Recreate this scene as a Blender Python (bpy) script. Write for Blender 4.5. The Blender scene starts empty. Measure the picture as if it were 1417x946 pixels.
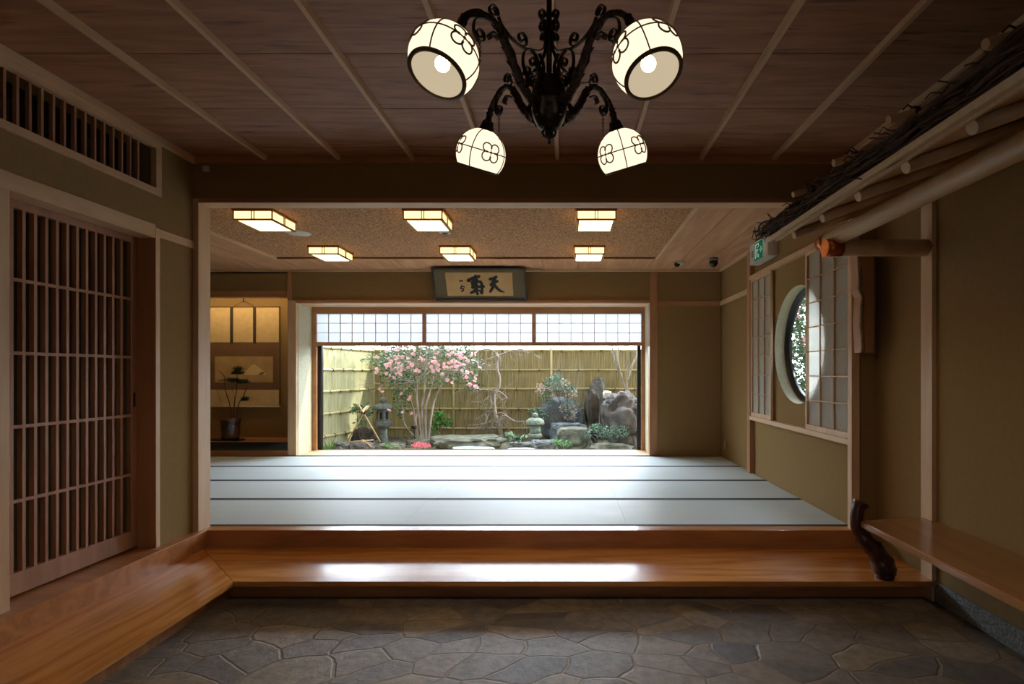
import bpy, bmesh, math, random
from mathutils import Vector, Matrix, noise
random.seed(7)
SC = bpy.context.scene
COL = SC.collection
R = math.radians
# ------------------------------------------------------------------ camera, world, sun, exposure
FPX, CX, CY, CZ = 745.0, 783.0, 515.0, 1.5
cam_d = bpy.data.cameras.new('camera'); cam = bpy.data.objects.new('camera', cam_d); COL.objects.link(cam)
cam.location = (0, 0, CZ); cam.rotation_euler = (R(90), 0, 0)
cam_d.lens = 36 * FPX / 1417; cam_d.sensor_width = 36
cam_d.shift_x = -(CX - 708.5) / 1417; cam_d.shift_y = (CY - 473) / 1417
cam_d.clip_start = 0.05
SC.camera = cam
SC.view_settings.view_transform = 'Standard'; SC.view_settings.look = 'None'
SC.view_settings.gamma = 1; SC.view_settings.use_curve_mapping = False
SC.view_settings.exposure = -0.1
try:
    SC.cycles.max_bounces = 12; SC.cycles.diffuse_bounces = 6; SC.cycles.glossy_bounces = 4
    SC.cycles.transparent_max_bounces = 12; SC.cycles.sample_clamp_indirect = 6
    SC.cycles.use_denoising = True
except Exception: pass
SKY_LOW, SKY_BRIGHT = 1.2, 28.0
SUN_E = 4.5
W = bpy.data.worlds.new('sky'); SC.world = W; W.use_nodes = True
nt = W.node_tree; nt.nodes.clear()
tc = nt.nodes.new('ShaderNodeTexCoord'); sp = nt.nodes.new('ShaderNodeSeparateXYZ')
mr = nt.nodes.new('ShaderNodeMapRange'); mr.interpolation_type = 'SMOOTHSTEP'
mr.inputs['From Min'].default_value = 0.0; mr.inputs['From Max'].default_value = 0.95
mr.inputs['To Min'].default_value = SKY_LOW; mr.inputs['To Max'].default_value = SKY_BRIGHT
bg = nt.nodes.new('ShaderNodeBackground'); bg.inputs['Color'].default_value = (0.76, 0.88, 1.0, 1)
wo = nt.nodes.new('ShaderNodeOutputWorld')
nt.links.new(tc.outputs['Generated'], sp.inputs[0]); nt.links.new(sp.outputs['Y'], mr.inputs['Value'])
nt.links.new(mr.outputs[0], bg.inputs['Strength']); nt.links.new(bg.outputs[0], wo.inputs[0])
sd = bpy.data.lights.new('sun', 'SUN'); sd.energy = SUN_E; sd.angle = R(0.6); sd.color = (1, 0.93, 0.8)
sun = bpy.data.objects.new('sun', sd); COL.objects.link(sun)
sun.rotation_euler = Vector((-2.4, -0.6, -1.5)).to_track_quat('-Z', 'Y').to_euler(); sun.location = (6, 12, 8)
LAMP_WARM = (1.0, 0.74, 0.42)
def add_light(name, kind, loc, energy, color=LAMP_WARM, size=0.05, rot=(0, 0, 0), size_y=None):
    d = bpy.data.lights.new(name, kind); d.energy = energy; d.color = color
    if kind == 'AREA':
        d.size = size
        if size_y: d.shape = 'RECTANGLE'; d.size_y = size_y
    else: d.shadow_soft_size = size
    o = bpy.data.objects.new(name, d); COL.objects.link(o); o.location = loc; o.rotation_euler = rot
    return o
# warm strip hidden above the alcove lintel
add_light('alcove_strip', 'AREA', (-5.05, 8.12, 2.78), 9, (1, 0.72, 0.36), 1.7, (R(28), 0, 0), 0.08)
# ------------------------------------------------------------------ helpers
def X(px, Y): return (px - CX) * Y / FPX
def Z(py, Y): return CZ - (py - CY) * Y / FPX
def at(px, py, Y): return Vector((X(px, Y), Y, Z(py, Y)))

def new_mat(name):
    m = bpy.data.materials.new(name); m.use_nodes = True
    n = m.node_tree; n.nodes.clear()
    o = n.nodes.new('ShaderNodeOutputMaterial'); b = n.nodes.new('ShaderNodeBsdfPrincipled')
    n.links.new(b.outputs[0], o.inputs[0])
    return m, n, b, o
def lin(c):
    return tuple(((v / 255) / 12.92 if v / 255 <= 0.04045 else ((v / 255 + 0.055) / 1.055) ** 2.4) for v in c) + (1,)
def mottled(name, c1, c2, scale=8, rough=0.8, bump=0.0, spec=0.5, coat=0, stretch=(1, 1, 1), metal=0, detail=5, ramp=(0.35, 0.65), bscale=None):
    m, n, b, o = new_mat(name)
    t = n.nodes.new('ShaderNodeTexCoord'); mp = n.nodes.new('ShaderNodeMapping'); mp.inputs['Scale'].default_value = stretch
    ns = n.nodes.new('ShaderNodeTexNoise'); ns.inputs['Scale'].default_value = scale; ns.inputs['Detail'].default_value = detail
    cr = n.nodes.new('ShaderNodeValToRGB'); cr.color_ramp.elements[0].color = lin(c1); cr.color_ramp.elements[1].color = lin(c2)
    cr.color_ramp.elements[0].position, cr.color_ramp.elements[1].position = ramp
    n.links.new(t.outputs['Object'], mp.inputs[0]); n.links.new(mp.outputs[0], ns.inputs['Vector'])
    n.links.new(ns.outputs['Fac'], cr.inputs[0]); n.links.new(cr.outputs[0], b.inputs['Base Color'])
    b.inputs['Roughness'].default_value = rough; b.inputs['Specular IOR Level'].default_value = spec
    b.inputs['Coat Weight'].default_value = coat; b.inputs['Coat Roughness'].default_value = 0.08; b.inputs['Metallic'].default_value = metal
    if bump:
        src = ns
        if bscale:
            src = n.nodes.new('ShaderNodeTexNoise'); src.inputs['Scale'].default_value = bscale; src.inputs['Detail'].default_value = 4
            n.links.new(t.outputs['Object'], src.inputs['Vector'])
        bp = n.nodes.new('ShaderNodeBump'); bp.inputs['Strength'].default_value = bump; bp.inputs['Distance'].default_value = 0.02
        n.links.new(src.outputs['Fac'], bp.inputs['Height']); n.links.new(bp.outputs[0], b.inputs['Normal'])
    return m
def wood(name, c1, c2, axis='X', rough=0.5, coat=0, freq=9, dist=5, spec=0.5, coat_rough=0.08, fleck=0):
    """cedar-like grain running along axis"""
    m, n, b, o = new_mat(name)
    t = n.nodes.new('ShaderNodeTexCoord'); mp = n.nodes.new('ShaderNodeMapping')
    s = {'X': (0.35, 3, 3), 'Y': (3, 0.35, 3), 'Z': (3, 3, 0.35)}[axis]; mp.inputs['Scale'].default_value = s
    n1 = n.nodes.new('ShaderNodeTexNoise'); n1.inputs['Scale'].default_value = 1.6; n1.inputs['Detail'].default_value = 3
    mul = n.nodes.new('ShaderNodeMath'); mul.operation = 'MULTIPLY'; mul.inputs[1].default_value = freq
    fr = n.nodes.new('ShaderNodeMath'); fr.operation = 'PINGPONG'; fr.inputs[1].default_value = 1.0
    n2 = n.nodes.new('ShaderNodeTexNoise'); n2.inputs['Scale'].default_value = 22; n2.inputs['Detail'].default_value = 4
    mix = n.nodes.new('ShaderNodeMath'); mix.operation = 'MULTIPLY_ADD'; mix.inputs[1].default_value = 0.5
    mu2 = n.nodes.new('ShaderNodeMath'); mu2.operation = 'MULTIPLY'; mu2.inputs[1].default_value = 0.5
    cr = n.nodes.new('ShaderNodeValToRGB'); cr.color_ramp.elements[0].color = lin(c1); cr.color_ramp.elements[1].color = lin(c2)
    cr.color_ramp.elements[0].position = 0.15; cr.color_ramp.elements[1].position = 0.75
    L = n.links.new
    L(t.outputs['Object'], mp.inputs[0]); L(mp.outputs[0], n1.inputs['Vector']); L(mp.outputs[0], n2.inputs['Vector'])
    L(n1.outputs['Fac'], mul.inputs[0]); L(mul.outputs[0], fr.inputs[0]); L(n2.outputs['Fac'], mu2.inputs[0])
    L(fr.outputs[0], mix.inputs[0]); L(mu2.outputs[0], mix.inputs[2]); L(mix.outputs[0], cr.inputs[0]); L(cr.outputs[0], b.inputs['Base Color'])
    if fleck:
        mf = n.nodes.new('ShaderNodeMapping'); mf.inputs['Scale'].default_value = {'X': (3, 34, 34), 'Y': (34, 3, 34), 'Z': (34, 34, 3)}[axis]
        nf = n.nodes.new('ShaderNodeTexNoise'); nf.inputs['Scale'].default_value = 1; nf.inputs['Detail'].default_value = 2; nf.inputs['Distortion'].default_value = 0.4
        rf = n.nodes.new('ShaderNodeMapRange'); rf.inputs['From Min'].default_value = 0.6; rf.inputs['From Max'].default_value = 0.72; rf.inputs['To Min'].default_value = 1; rf.inputs['To Max'].default_value = 1 - fleck
        mm = n.nodes.new('ShaderNodeMix'); mm.data_type = 'RGBA'; mm.blend_type = 'MULTIPLY'; mm.inputs['Factor'].default_value = 1
        L(t.outputs['Object'], mf.inputs[0]); L(mf.outputs[0], nf.inputs['Vector']); L(nf.outputs['Fac'], rf.inputs[0])
        L(cr.outputs[0], mm.inputs['A']); L(rf.outputs[0], mm.inputs['B']); L(mm.outputs['Result'], b.inputs['Base Color'])
    b.inputs['Roughness'].default_value = rough; b.inputs['Coat Weight'].default_value = coat; b.inputs['Coat Roughness'].default_value = coat_rough
    b.inputs['Specular IOR Level'].default_value = spec
    return m
def emit(name, col, strength):
    m, n, b, o = new_mat(name); n.nodes.remove(b)
    e = n.nodes.new('ShaderNodeEmission'); e.inputs[0].default_value = lin(col); e.inputs[1].default_value = strength
    # very slight unevenness of the lamp paper / glass
    t = n.nodes.new('ShaderNodeTexCoord'); ns = n.nodes.new('ShaderNodeTexNoise'); ns.inputs['Scale'].default_value = 3
    mr_ = n.nodes.new('ShaderNodeMapRange'); mr_.inputs['To Min'].default_value = strength * 0.93; mr_.inputs['To Max'].default_value = strength * 1.07
    n.links.new(t.outputs['Object'], ns.inputs['Vector']); n.links.new(ns.outputs['Fac'], mr_.inputs[0]); n.links.new(mr_.outputs[0], e.inputs[1])
    n.links.new(e.outputs[0], o.inputs[0]); return m
def paper(name, col, trans=0.6):
    m, n, b, o = new_mat(name)
    b.inputs['Base Color'].default_value = lin(col); b.inputs['Roughness'].default_value = 0.9
    t = n.nodes.new('ShaderNodeBsdfTranslucent'); t.inputs[0].default_value = lin(col)
    mx = n.nodes.new('ShaderNodeMixShader'); mx.inputs[0].default_value = trans
    n.links.new(b.outputs[0], mx.inputs[1]); n.links.new(t.outputs[0], mx.inputs[2]); n.links.new(mx.outputs[0], o.inputs[0]); return m
def glass(name, tint=(1, 1, 1), refl=1.0):
    m, n, b, o = new_mat(name); n.nodes.remove(b)
    t = n.nodes.new('ShaderNodeBsdfTransparent'); t.inputs[0].default_value = (*tint, 1)
    g = n.nodes.new('ShaderNodeBsdfGlossy'); g.inputs['Roughness'].default_value = 0.0
    f = n.nodes.new('ShaderNodeFresnel'); f.inputs[0].default_value = 1.45
    mu = n.nodes.new('ShaderNodeMath'); mu.operation = 'MULTIPLY'; mu.inputs[1].default_value = refl
    mx = n.nodes.new('ShaderNodeMixShader')
    n.links.new(f.outputs[0], mu.inputs[0]); n.links.new(mu.outputs[0], mx.inputs[0])
    n.links.new(t.outputs[0], mx.inputs[1]); n.links.new(g.outputs[0], mx.inputs[2]); n.links.new(mx.outputs[0], o.inputs[0]); return m
def leafy(name, c1, c2, trans=0.25):
    m, n, b, o = new_mat(name)
    g = n.nodes.new('ShaderNodeNewGeometry'); cr = n.nodes.new('ShaderNodeValToRGB')
    cr.color_ramp.elements[0].color = lin(c1); cr.color_ramp.elements[1].color = lin(c2)
    n.links.new(g.outputs['Random Per Island'], cr.inputs[0]); n.links.new(cr.outputs[0], b.inputs['Base Color'])
    b.inputs['Roughness'].default_value = 0.45
    t = n.nodes.new('ShaderNodeBsdfTranslucent'); n.links.new(cr.outputs[0], t.inputs[0])
    mx = n.nodes.new('ShaderNodeMixShader'); mx.inputs[0].default_value = trans
    n.links.new(b.outputs[0], mx.inputs[1]); n.links.new(t.outputs[0], mx.inputs[2]); n.links.new(mx.outputs[0], o.inputs[0]); return m

def root_loc(p):
    v = Vector((0, 0, 0))
    while p is not None:
        v += p.location; p = p.parent
    return v
class MB:
    def __init__(s): s.b = bmesh.new()
    def face(s, pts):
        vs = [s.b.verts.new(p) for p in pts]
        try: return s.b.faces.new(vs)
        except ValueError: return None
    def box(s, x0, x1, y0, y1, z0, z1, bev=0):
        if x1 < x0: x0, x1 = x1, x0
        if y1 < y0: y0, y1 = y1, y0
        if z1 < z0: z0, z1 = z1, z0
        r = bmesh.ops.create_cube(s.b, size=1)
        for v in r['verts']:
            v.co = Vector(((x0 + x1) / 2 + v.co.x * (x1 - x0), (y0 + y1) / 2 + v.co.y * (y1 - y0), (z0 + z1) / 2 + v.co.z * (z1 - z0)))
        if bev:
            es = list({e for v in r['verts'] for e in v.link_edges})
            bmesh.ops.bevel(s.b, geom=es, offset=bev, segments=2, affect='EDGES', profile=0.7)
        return s
    def obox(s, mat4, sx, sy, sz):
        r = bmesh.ops.create_cube(s.b, size=1)
        for v in r['verts']: v.co = mat4 @ Vector((v.co.x * sx, v.co.y * sy, v.co.z * sz))
        return s
    def prism(s, pts, h):
        """closed polygon pts (3D, planar) extruded along vector h"""
        h = Vector(h); a = [s.b.verts.new(p) for p in pts]; c = [s.b.verts.new(Vector(p) + h) for p in pts]
        s.b.faces.new(a[::-1]); s.b.faces.new(c)
        for i in range(len(pts)):
            j = (i + 1) % len(pts); s.b.faces.new((a[i], a[j], c[j], c[i]))
        return s
    def tube(s, path, rad, n=8, cap=True, rough=0, sq=None):
        path = [Vector(p) for p in path]
        if not hasattr(rad, '__len__'): rad = [rad] * len(path)
        rings = []; up = None
        for i, p in enumerate(path):
            t = (path[min(i + 1, len(path) - 1)] - path[max(i - 1, 0)])
            if t.length < 1e-9: t = Vector((0, 0, 1))
            t.normalize()
            if up is None: up = Vector((0, 0, 1)) if abs(t.z) < 0.9 else Vector((0, 1, 0))
            a = t.cross(up).normalized(); b_ = a.cross(t).normalized(); up = b_
            ring = []
            for k in range(n):
                th = 2 * math.pi * k / n; r = rad[i]
                if rough: r *= 1 + rough * noise.noise(p * 9 + Vector((math.cos(th) * 1.3, math.sin(th) * 1.3, i * .31)))
                ring.append(s.b.verts.new(p + (a * math.cos(th) + b_ * math.sin(th)) * r))
            rings.append(ring)
        for i in range(len(rings) - 1):
            for k in range(n):
                j = (k + 1) % n; f = s.b.faces.new((rings[i][k], rings[i][j], rings[i + 1][j], rings[i + 1][k])); f.smooth = True
        if cap and n > 2:
            s.b.faces.new(rings[0][::-1]); s.b.faces.new(rings[-1])
        return s
    def lathe(s, prof, mat4=None, n=32, sides=None, smooth=True, close=False):
        """prof: (r, z) list"""
        m4 = mat4 or Matrix.Identity(4); rings = []
        for r, z in prof:
            rings.append([s.b.verts.new(m4 @ Vector((max(r, 1e-4) * math.cos(2 * math.pi * k / n), max(r, 1e-4) * math.sin(2 * math.pi * k / n), z))) for k in range(n)])
        for i in range(len(rings) - 1):
            for k in range(n):
                j = (k + 1) % n; f = s.b.faces.new((rings[i][k], rings[i][j], rings[i + 1][j], rings[i + 1][k])); f.smooth = smooth
        if close:
            s.b.faces.new(rings[0][::-1]); s.b.faces.new(rings[-1])
        return s
    def ribbon(s, path, axis, w, t=0.0032):
        """flat strap: path points, width w along axis, thickness t"""
        axis = Vector(axis).normalized(); path = [Vector(p) for p in path]; rings = []
        for i, p in enumerate(path):
            tg = (path[min(i + 1, len(path) - 1)] - path[max(i - 1, 0)]).normalized(); nn = tg.cross(axis).normalized()
            rings.append([s.b.verts.new(p + axis * (w / 2) * a + nn * (t / 2) * c) for a, c in ((-1, -1), (1, -1), (1, 1), (-1, 1))])
        for i in range(len(rings) - 1):
            for k in range(4):
                j = (k + 1) % 4; s.b.faces.new((rings[i][k], rings[i][j], rings[i + 1][j], rings[i + 1][k]))
        s.b.faces.new(rings[0][::-1]); s.b.faces.new(rings[-1]); return s
    def build(s, name, m, parent=None, kind=None, label=None, cat=None, group=None, recalc=True):
        for v_ in (s.b.verts if name in ('trunk_and_branches', 'trunks', 'foliage') else ()):
            if 11.0 < v_.co.y and v_.co.x < 2.2 and v_.co.y > 11.42: v_.co.y = 11.42 - random.uniform(0, .03)
        if recalc: bmesh.ops.recalc_face_normals(s.b, faces=s.b.faces)
        me = bpy.data.meshes.new(name); off = root_loc(parent)
        if off.length: bmesh.ops.translate(s.b, verts=s.b.verts, vec=-off)
        s.b.to_mesh(me); s.b.free()
        if m: me.materials.append(m)
        o = bpy.data.objects.new(name, me); COL.objects.link(o)
        if parent: o.parent = parent
        tag(o, label, cat, group, kind); return o
def tag(o, label=None, cat=None, group=None, kind=None):
    if label: o['label'] = label
    if cat: o['category'] = cat
    if group: o['group'] = group
    if kind: o['kind'] = kind
    return o
def thing(name, loc, label, cat, group=None):
    o = bpy.data.objects.new(name, None); COL.objects.link(o); o.location = loc; o.empty_display_size = 0.1
    return tag(o, label, cat, group)
def copy_tree(o, parent=None):
    c = o.copy(); COL.objects.link(c); c.parent = parent
    for ch in list(o.children): copy_tree(ch, c)
    return c
def S(name, mb, m, parent=None): return mb.build(name, m, parent, kind='structure' if parent is None else None)
def smooth_path(pts, k=6):
    pts = [Vector(p) for p in pts]; out = []
    for i in range(len(pts) - 1):
        p0, p1, p2, p3 = pts[max(i - 1, 0)], pts[i], pts[i + 1], pts[min(i + 2, len(pts) - 1)]
        for j in range(k):
            t = j / k
            out.append(0.5 * ((2 * p1) + (p2 - p0) * t + (2 * p0 - 5 * p1 + 4 * p2 - p3) * t * t + (3 * p1 - p0 - 3 * p2 + p3) * t ** 3))
    out.append(pts[-1]); return out
# ------------------------------------------------------------------ materials
M = {}
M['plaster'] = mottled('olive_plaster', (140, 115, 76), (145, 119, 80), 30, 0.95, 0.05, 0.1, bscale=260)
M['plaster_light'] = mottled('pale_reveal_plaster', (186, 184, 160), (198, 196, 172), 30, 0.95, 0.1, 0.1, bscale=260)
M['cypress_x'] = wood('cypress_along_x', (196, 160, 122), (214, 182, 146), 'X', 0.5, freq=7)
M['cypress_y'] = wood('cypress_along_y', (196, 160, 122), (214, 182, 146), 'Y', 0.5, freq=7)
M['cypress_z'] = wood('cypress_along_z', (196, 160, 122), (214, 182, 146), 'Z', 0.5, freq=7)
M['ceil'] = wood('cedar_ceiling_board', (140, 94, 64), (168, 119, 86), 'X', 0.55, freq=12, fleck=.5)
M['ceil_x'] = wood('room_ceiling_board_x', (176, 128, 92), (200, 154, 116), 'X', 0.6, freq=8)
M['ceil_y'] = wood('room_ceiling_board_y', (176, 128, 92), (200, 154, 116), 'Y', 0.6, freq=8)
M['gap'] = mottled('dark_joint', (40, 26, 18), (50, 32, 22), 8, 0.9)
M['step_x'] = wood('polished_cedar_x', (176, 108, 50), (212, 148, 82), 'X', 0.26, coat=0.12, freq=9, spec=0.28, coat_rough=0.09)
M['step_y'] = wood('polished_cedar_y', (176, 108, 50), (212, 148, 82), 'Y', 0.26, coat=0.12, freq=9, spec=0.28, coat_rough=0.09)
M['kamachi'] = wood('red_cedar_sill', (158, 102, 58), (188, 130, 82), 'X', 0.35, coat=0.4, freq=9)
M['brown_x'] = wood('brown_cedar_x', (158, 112, 74), (178, 130, 90), 'X', 0.45, freq=7)
M['brown_z'] = wood('brown_cedar_z', (158, 112, 74), (178, 130, 90), 'Z', 0.45, freq=7)
M['door_z'] = wood('door_cedar', (150, 104, 76), (172, 126, 96), 'Z', 0.5, freq=7)
M['bench'] = wood('bench_board', (144, 100, 58), (164, 118, 72), 'Y', 0.35, coat=0.3, freq=8)
M['dark_wood'] = mottled('dark_root_wood', (46, 24, 16), (78, 42, 28), 12, 0.4, 0.5, stretch=(1, 1, .4), coat=0.3)
M['paper_ceiling'] = mottled('mottled_ceiling_paper', (128, 88, 60), (196, 150, 108), 60, 0.9, 0.2, 0.2, detail=6, ramp=(0.38, 0.62))
M['lacquer'] = mottled('black_lacquer', (12, 11, 11), (18, 16, 15), 8, 0.15, spec=0.5, coat=0.5)
M['black'] = mottled('black_frame', (14, 15, 18), (22, 23, 27), 8, 0.4)
M['black_metal'] = mottled('wrought_iron', (22, 17, 14), (50, 36, 28), 40, 0.36, 0.2, metal=0.6)
M['iron_arm'] = mottled('bronze_iron', (24, 15, 10), (54, 34, 22), 60, 0.42, 0.6, metal=0.5)
M['shoji_paper'] = paper('shoji_paper', (214, 214, 206), 0.45)
M['transom_paper'] = paper('thick_transom_paper', (170, 173, 178), 0.3)
M['glass'] = glass('window_glass')
M['door_glass'] = mottled('dark_door_glass', (66, 70, 58), (84, 84, 68), 2, 0.18, spec=0.5, stretch=(1, 1, .3))
M['white_plastic'] = mottled('white_plastic', (206, 206, 200), (214, 214, 208), 8, 0.4)
M['bark_pale'] = mottled('peeled_log', (176, 146, 108), (200, 170, 132), 6, 0.42, 0.05, stretch=(1, .3, 1))
M['log_end'] = mottled('sawn_log_end', (214, 196, 166), (226, 208, 180), 40, 0.6)
M['copper'] = mottled('copper_cap', (170, 96, 58), (196, 120, 76), 14, 0.32, metal=1.0)
M['twig'] = mottled('dark_brushwood', (46, 30, 22), (84, 56, 40), 20, 0.85)
M['bamboo'] = mottled('aged_bamboo', (150, 116, 72), (176, 140, 92), 8, 0.45)
M['twine'] = mottled('black_twine', (16, 13, 11), (30, 24, 20), 40, 0.9)
M['hemp'] = mottled('tatami_border', (16, 20, 30), (26, 30, 42), 60, 0.8)

def tatami_mat():
    m, n, b, o = new_mat('tatami_rush')
    t = n.nodes.new('ShaderNodeTexCoord'); w = n.nodes.new('ShaderNodeTexWave'); w.bands_direction = 'Y'; w.inputs['Scale'].default_value = 60
    ns = n.nodes.new('ShaderNodeTexNoise'); ns.inputs['Scale'].default_value = 2.5; ns.inputs['Detail'].default_value = 6
    mp = n.nodes.new('ShaderNodeMapping'); mp.inputs['Scale'].default_value = (0.6, 4, 1)
    cr = n.nodes.new('ShaderNodeValToRGB'); cr.color_ramp.elements[0].color = lin((182, 192, 192)); cr.color_ramp.elements[1].color = lin((198, 207, 207))
    L = n.links.new
    L(t.outputs['Object'], w.inputs['Vector']); L(t.outputs['Object'], mp.inputs[0]); L(mp.outputs[0], ns.inputs['Vector'])
    L(ns.outputs['Fac'], cr.inputs[0]); L(cr.outputs[0], b.inputs['Base Color'])
    bp = n.nodes.new('ShaderNodeBump'); bp.inputs['Strength'].default_value = 0.15; bp.inputs['Distance'].default_value = 0.002
    L(w.outputs['Fac'], bp.inputs['Height']); L(bp.outputs[0], b.inputs['Normal'])
    b.inputs['Roughness'].default_value = 0.5; b.inputs['Specular IOR Level'].default_value = 0.5
    return m
M['tatami'] = tatami_mat()
def paving_mat():
    m, n, b, o = new_mat('crazy_paving')
    L = n.links.new; N = n.nodes.new
    t = N('ShaderNodeTexCoord'); mp = N('ShaderNodeMapping'); mp.inputs['Scale'].default_value = (1.0, 1.35, 1.0)
    nd = N('ShaderNodeTexNoise'); nd.inputs['Scale'].default_value = 1.1; nd.inputs['Detail'].default_value = 7; nd.inputs['Roughness'].default_value = 0.42
    vm = N('ShaderNodeVectorMath'); vm.operation = 'MULTIPLY_ADD'; vm.inputs[1].default_value = (0.42, 0.42, 0)
    L(t.outputs['Object'], mp.inputs[0]); L(mp.outputs[0], nd.inputs['Vector']); L(nd.outputs['Color'], vm.inputs[0]); L(mp.outputs[0], vm.inputs[2])
    ve = N('ShaderNodeTexVoronoi'); ve.feature = 'DISTANCE_TO_EDGE'; ve.voronoi_dimensions = '2D'; ve.inputs['Scale'].default_value = 3.7; ve.inputs['Randomness'].default_value = 1
    vc = N('ShaderNodeTexVoronoi'); vc.feature = 'F1'; vc.voronoi_dimensions = '2D'; vc.inputs['Scale'].default_value = 3.7; vc.inputs['Randomness'].default_value = 1
    L(vm.outputs[0], ve.inputs['Vector']); L(vm.outputs[0], vc.inputs['Vector'])
    bw = N('ShaderNodeSeparateColor'); L(vc.outputs['Color'], bw.inputs[0])
    cr = N('ShaderNodeValToRGB'); e = cr.color_ramp.elements
    e[0].color = lin((84, 80, 78)); e[0].position = 0.0; e[1].color = lin((136, 122, 106)); e[1].position = 1.0
    for p, c in ((0.2, (104, 98, 94)), (0.45, (124, 112, 100)), (0.7, (112, 106, 102)), (0.85, (132, 120, 102))):
        q = cr.color_ramp.elements.new(p); q.color = lin(c)
    L(bw.outputs[0], cr.inputs[0])
    ns = N('ShaderNodeTexNoise'); ns.inputs['Scale'].default_value = 13; ns.inputs['Detail'].default_value = 10; ns.inputs['Roughness'].default_value = 0.7
    L(t.outputs['Object'], ns.inputs['Vector'])
    mr1 = N('ShaderNodeMapRange'); mr1.inputs['From Min'].default_value = 0.25; mr1.inputs['From Max'].default_value = 0.75; mr1.inputs['To Min'].default_value = 0.45; mr1.inputs['To Max'].default_value = 1.45
    L(ns.outputs['Fac'], mr1.inputs[0])
    mx = N('ShaderNodeMix'); mx.data_type = 'RGBA'; mx.blend_type = 'MULTIPLY'; mx.inputs['Factor'].default_value = 1
    L(cr.outputs[0], mx.inputs['A']); L(mr1.outputs[0], mx.inputs['B'])
    ed = N('ShaderNodeMapRange'); ed.inputs['From Min'].default_value = 0.014; ed.inputs['From Max'].default_value = 0.042; ed.interpolation_type = 'SMOOTHSTEP'
    L(ve.outputs['Distance'], ed.inputs[0])
    mg = N('ShaderNodeMix'); mg.data_type = 'RGBA'; mg.inputs['A'].default_value = lin((116, 102, 84)); L(ed.outputs[0], mg.inputs['Factor']); L(mx.outputs['Result'], mg.inputs['B'])
    L(mg.outputs['Result'], b.inputs['Base Color'])
    hm = N('ShaderNodeMath'); hm.operation = 'MULTIPLY_ADD'; hm.inputs[1].default_value = 1.6; L(ns.outputs['Fac'], hm.inputs[0]); L(ed.outputs[0], hm.inputs[2])
    bp = N('ShaderNodeBump'); bp.inputs['Strength'].default_value = 0.6; bp.inputs['Distance'].default_value = 0.009
    L(hm.outputs[0], bp.inputs['Height']); L(bp.outputs[0], b.inputs['Normal'])
    b.inputs['Roughness'].default_value = 0.5; b.inputs['Specular IOR Level'].default_value = 0.35
    return m
M['paving'] = paving_mat()
# ------------------------------------------------------------------ levels
ZT = 0.27; ZS = 0.136; ZC = 3.16; ZRC = 3.01; ZL = 2.81   # tatami, step, entrance ceiling, room ceiling, lintel underside
XL, XR = -2.885, 2.43; YF = 4.165; YB = 7.93; YW = 8.42; XRR = 2.285; XRL = -6.1
# ------------------------------------------------------------------ shell: entrance hall
S('floor', MB().box(XL - .2, XR + .2, -1.6, 4.3, -.1, 0), M['paving'])
ceil = MB()
ys = [-1.6 + (2.805 - 0.585 * 8 + 1.6)] ; ys = [2.805 + 0.585 * k for k in range(-8, 3)]
prev = -1.6
for y in ys + [YF + .135]:
    if y > prev: ceil.box(XL - .3, XR + .3, prev + .004, y - .004, ZC, ZC + .02); prev = y
co = S('ceiling', ceil, M['ceil'])
S('ceiling_backing', MB().box(XL - .3, XR + .3, -1.6, YF + .135, ZC + .021, ZC + .06), M['gap'])
for i, x in enumerate((-2.31, -1.745, -1.18, -.62, -.065, .49, 1.04, 1.60, 2.14)):
    b = MB(); b.prism([(x - .018, -1.6, ZC), (x + .018, -1.6, ZC), (x + .013, -1.6, ZC - .03), (x - .013, -1.6, ZC - .03)], (0, 5.75, 0))
    S('trim_%d' % (i + 1), b, M['cypress_y'])
# ceiling mouldings
S('trim_10', MB().box(XL, XL + .035, -1.6, YF, ZC - .05, ZC - .001, .004), M['cypress_y'])
S('trim_11', MB().box(XL + .035, XR, YF - .03, YF, ZC - .05, ZC - .001, .004), M['brown_x'])
S('trim_12', MB().box(XR - .035, XR, -1.6, YF - .03, ZC - .05, ZC - .001, .004), M['cypress_y'])
# left wall with door and transom openings
DY0, DY1 = 1.6, 3.77
lw = MB()
TY0, TY1, TZ0, TZ1 = 2.72, 3.79, 2.785, 3.09
for (a, b_, c, d) in ((-1.6, DY0, 0, 3.16), (DY1 + .04, YF + .135, 0, 3.16), (DY0, DY1 + .04, 2.5, TZ0), (DY0, TY0, TZ0, TZ1), (TY1, DY1 + .04, TZ0, TZ1), (DY0, DY1 + .04, TZ1, 3.16)):
    lw.box(XL - .2, XL, a, b_, c, d)
S('wall_left', lw, M['plaster'])
S('wall_left_backing', MB().box(XL - .32, XL - .2, -1.6, 4.3, 0, 3.2), M['gap'])
# transom grille
g = MB()
g.box(XL - .02, XL + .018, TY0 - .05, TY0, TZ0 - .04, TZ1 + .02); g.box(XL - .02, XL + .018, TY1 - .02, TY1 + .03, TZ0 - .04, TZ1 + .02)
g.box(XL - .02, XL + .018, TY0, TY1 - .02, TZ0 - .04, TZ0 + .005); g.box(XL - .02, XL + .018, TY0, TY1 - .02, TZ1 - .02, TZ1 + .02)
v = S('window_3', g, M['cypress_y'])
g = MB()
for k in range(-1, 13): g.box(XL - .034, XL - .012, 2.845 + .067 * k - .006, 2.845 + .067 * k + .008, TZ0 + .003, TZ1 - .02)
g.build('grille', M['door_z'], v)
g = MB().box(XL - .19, XL - .17, TY0, TY1, TZ0, TZ1); g.build('dark_backing', M['lacquer'], v)
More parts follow.
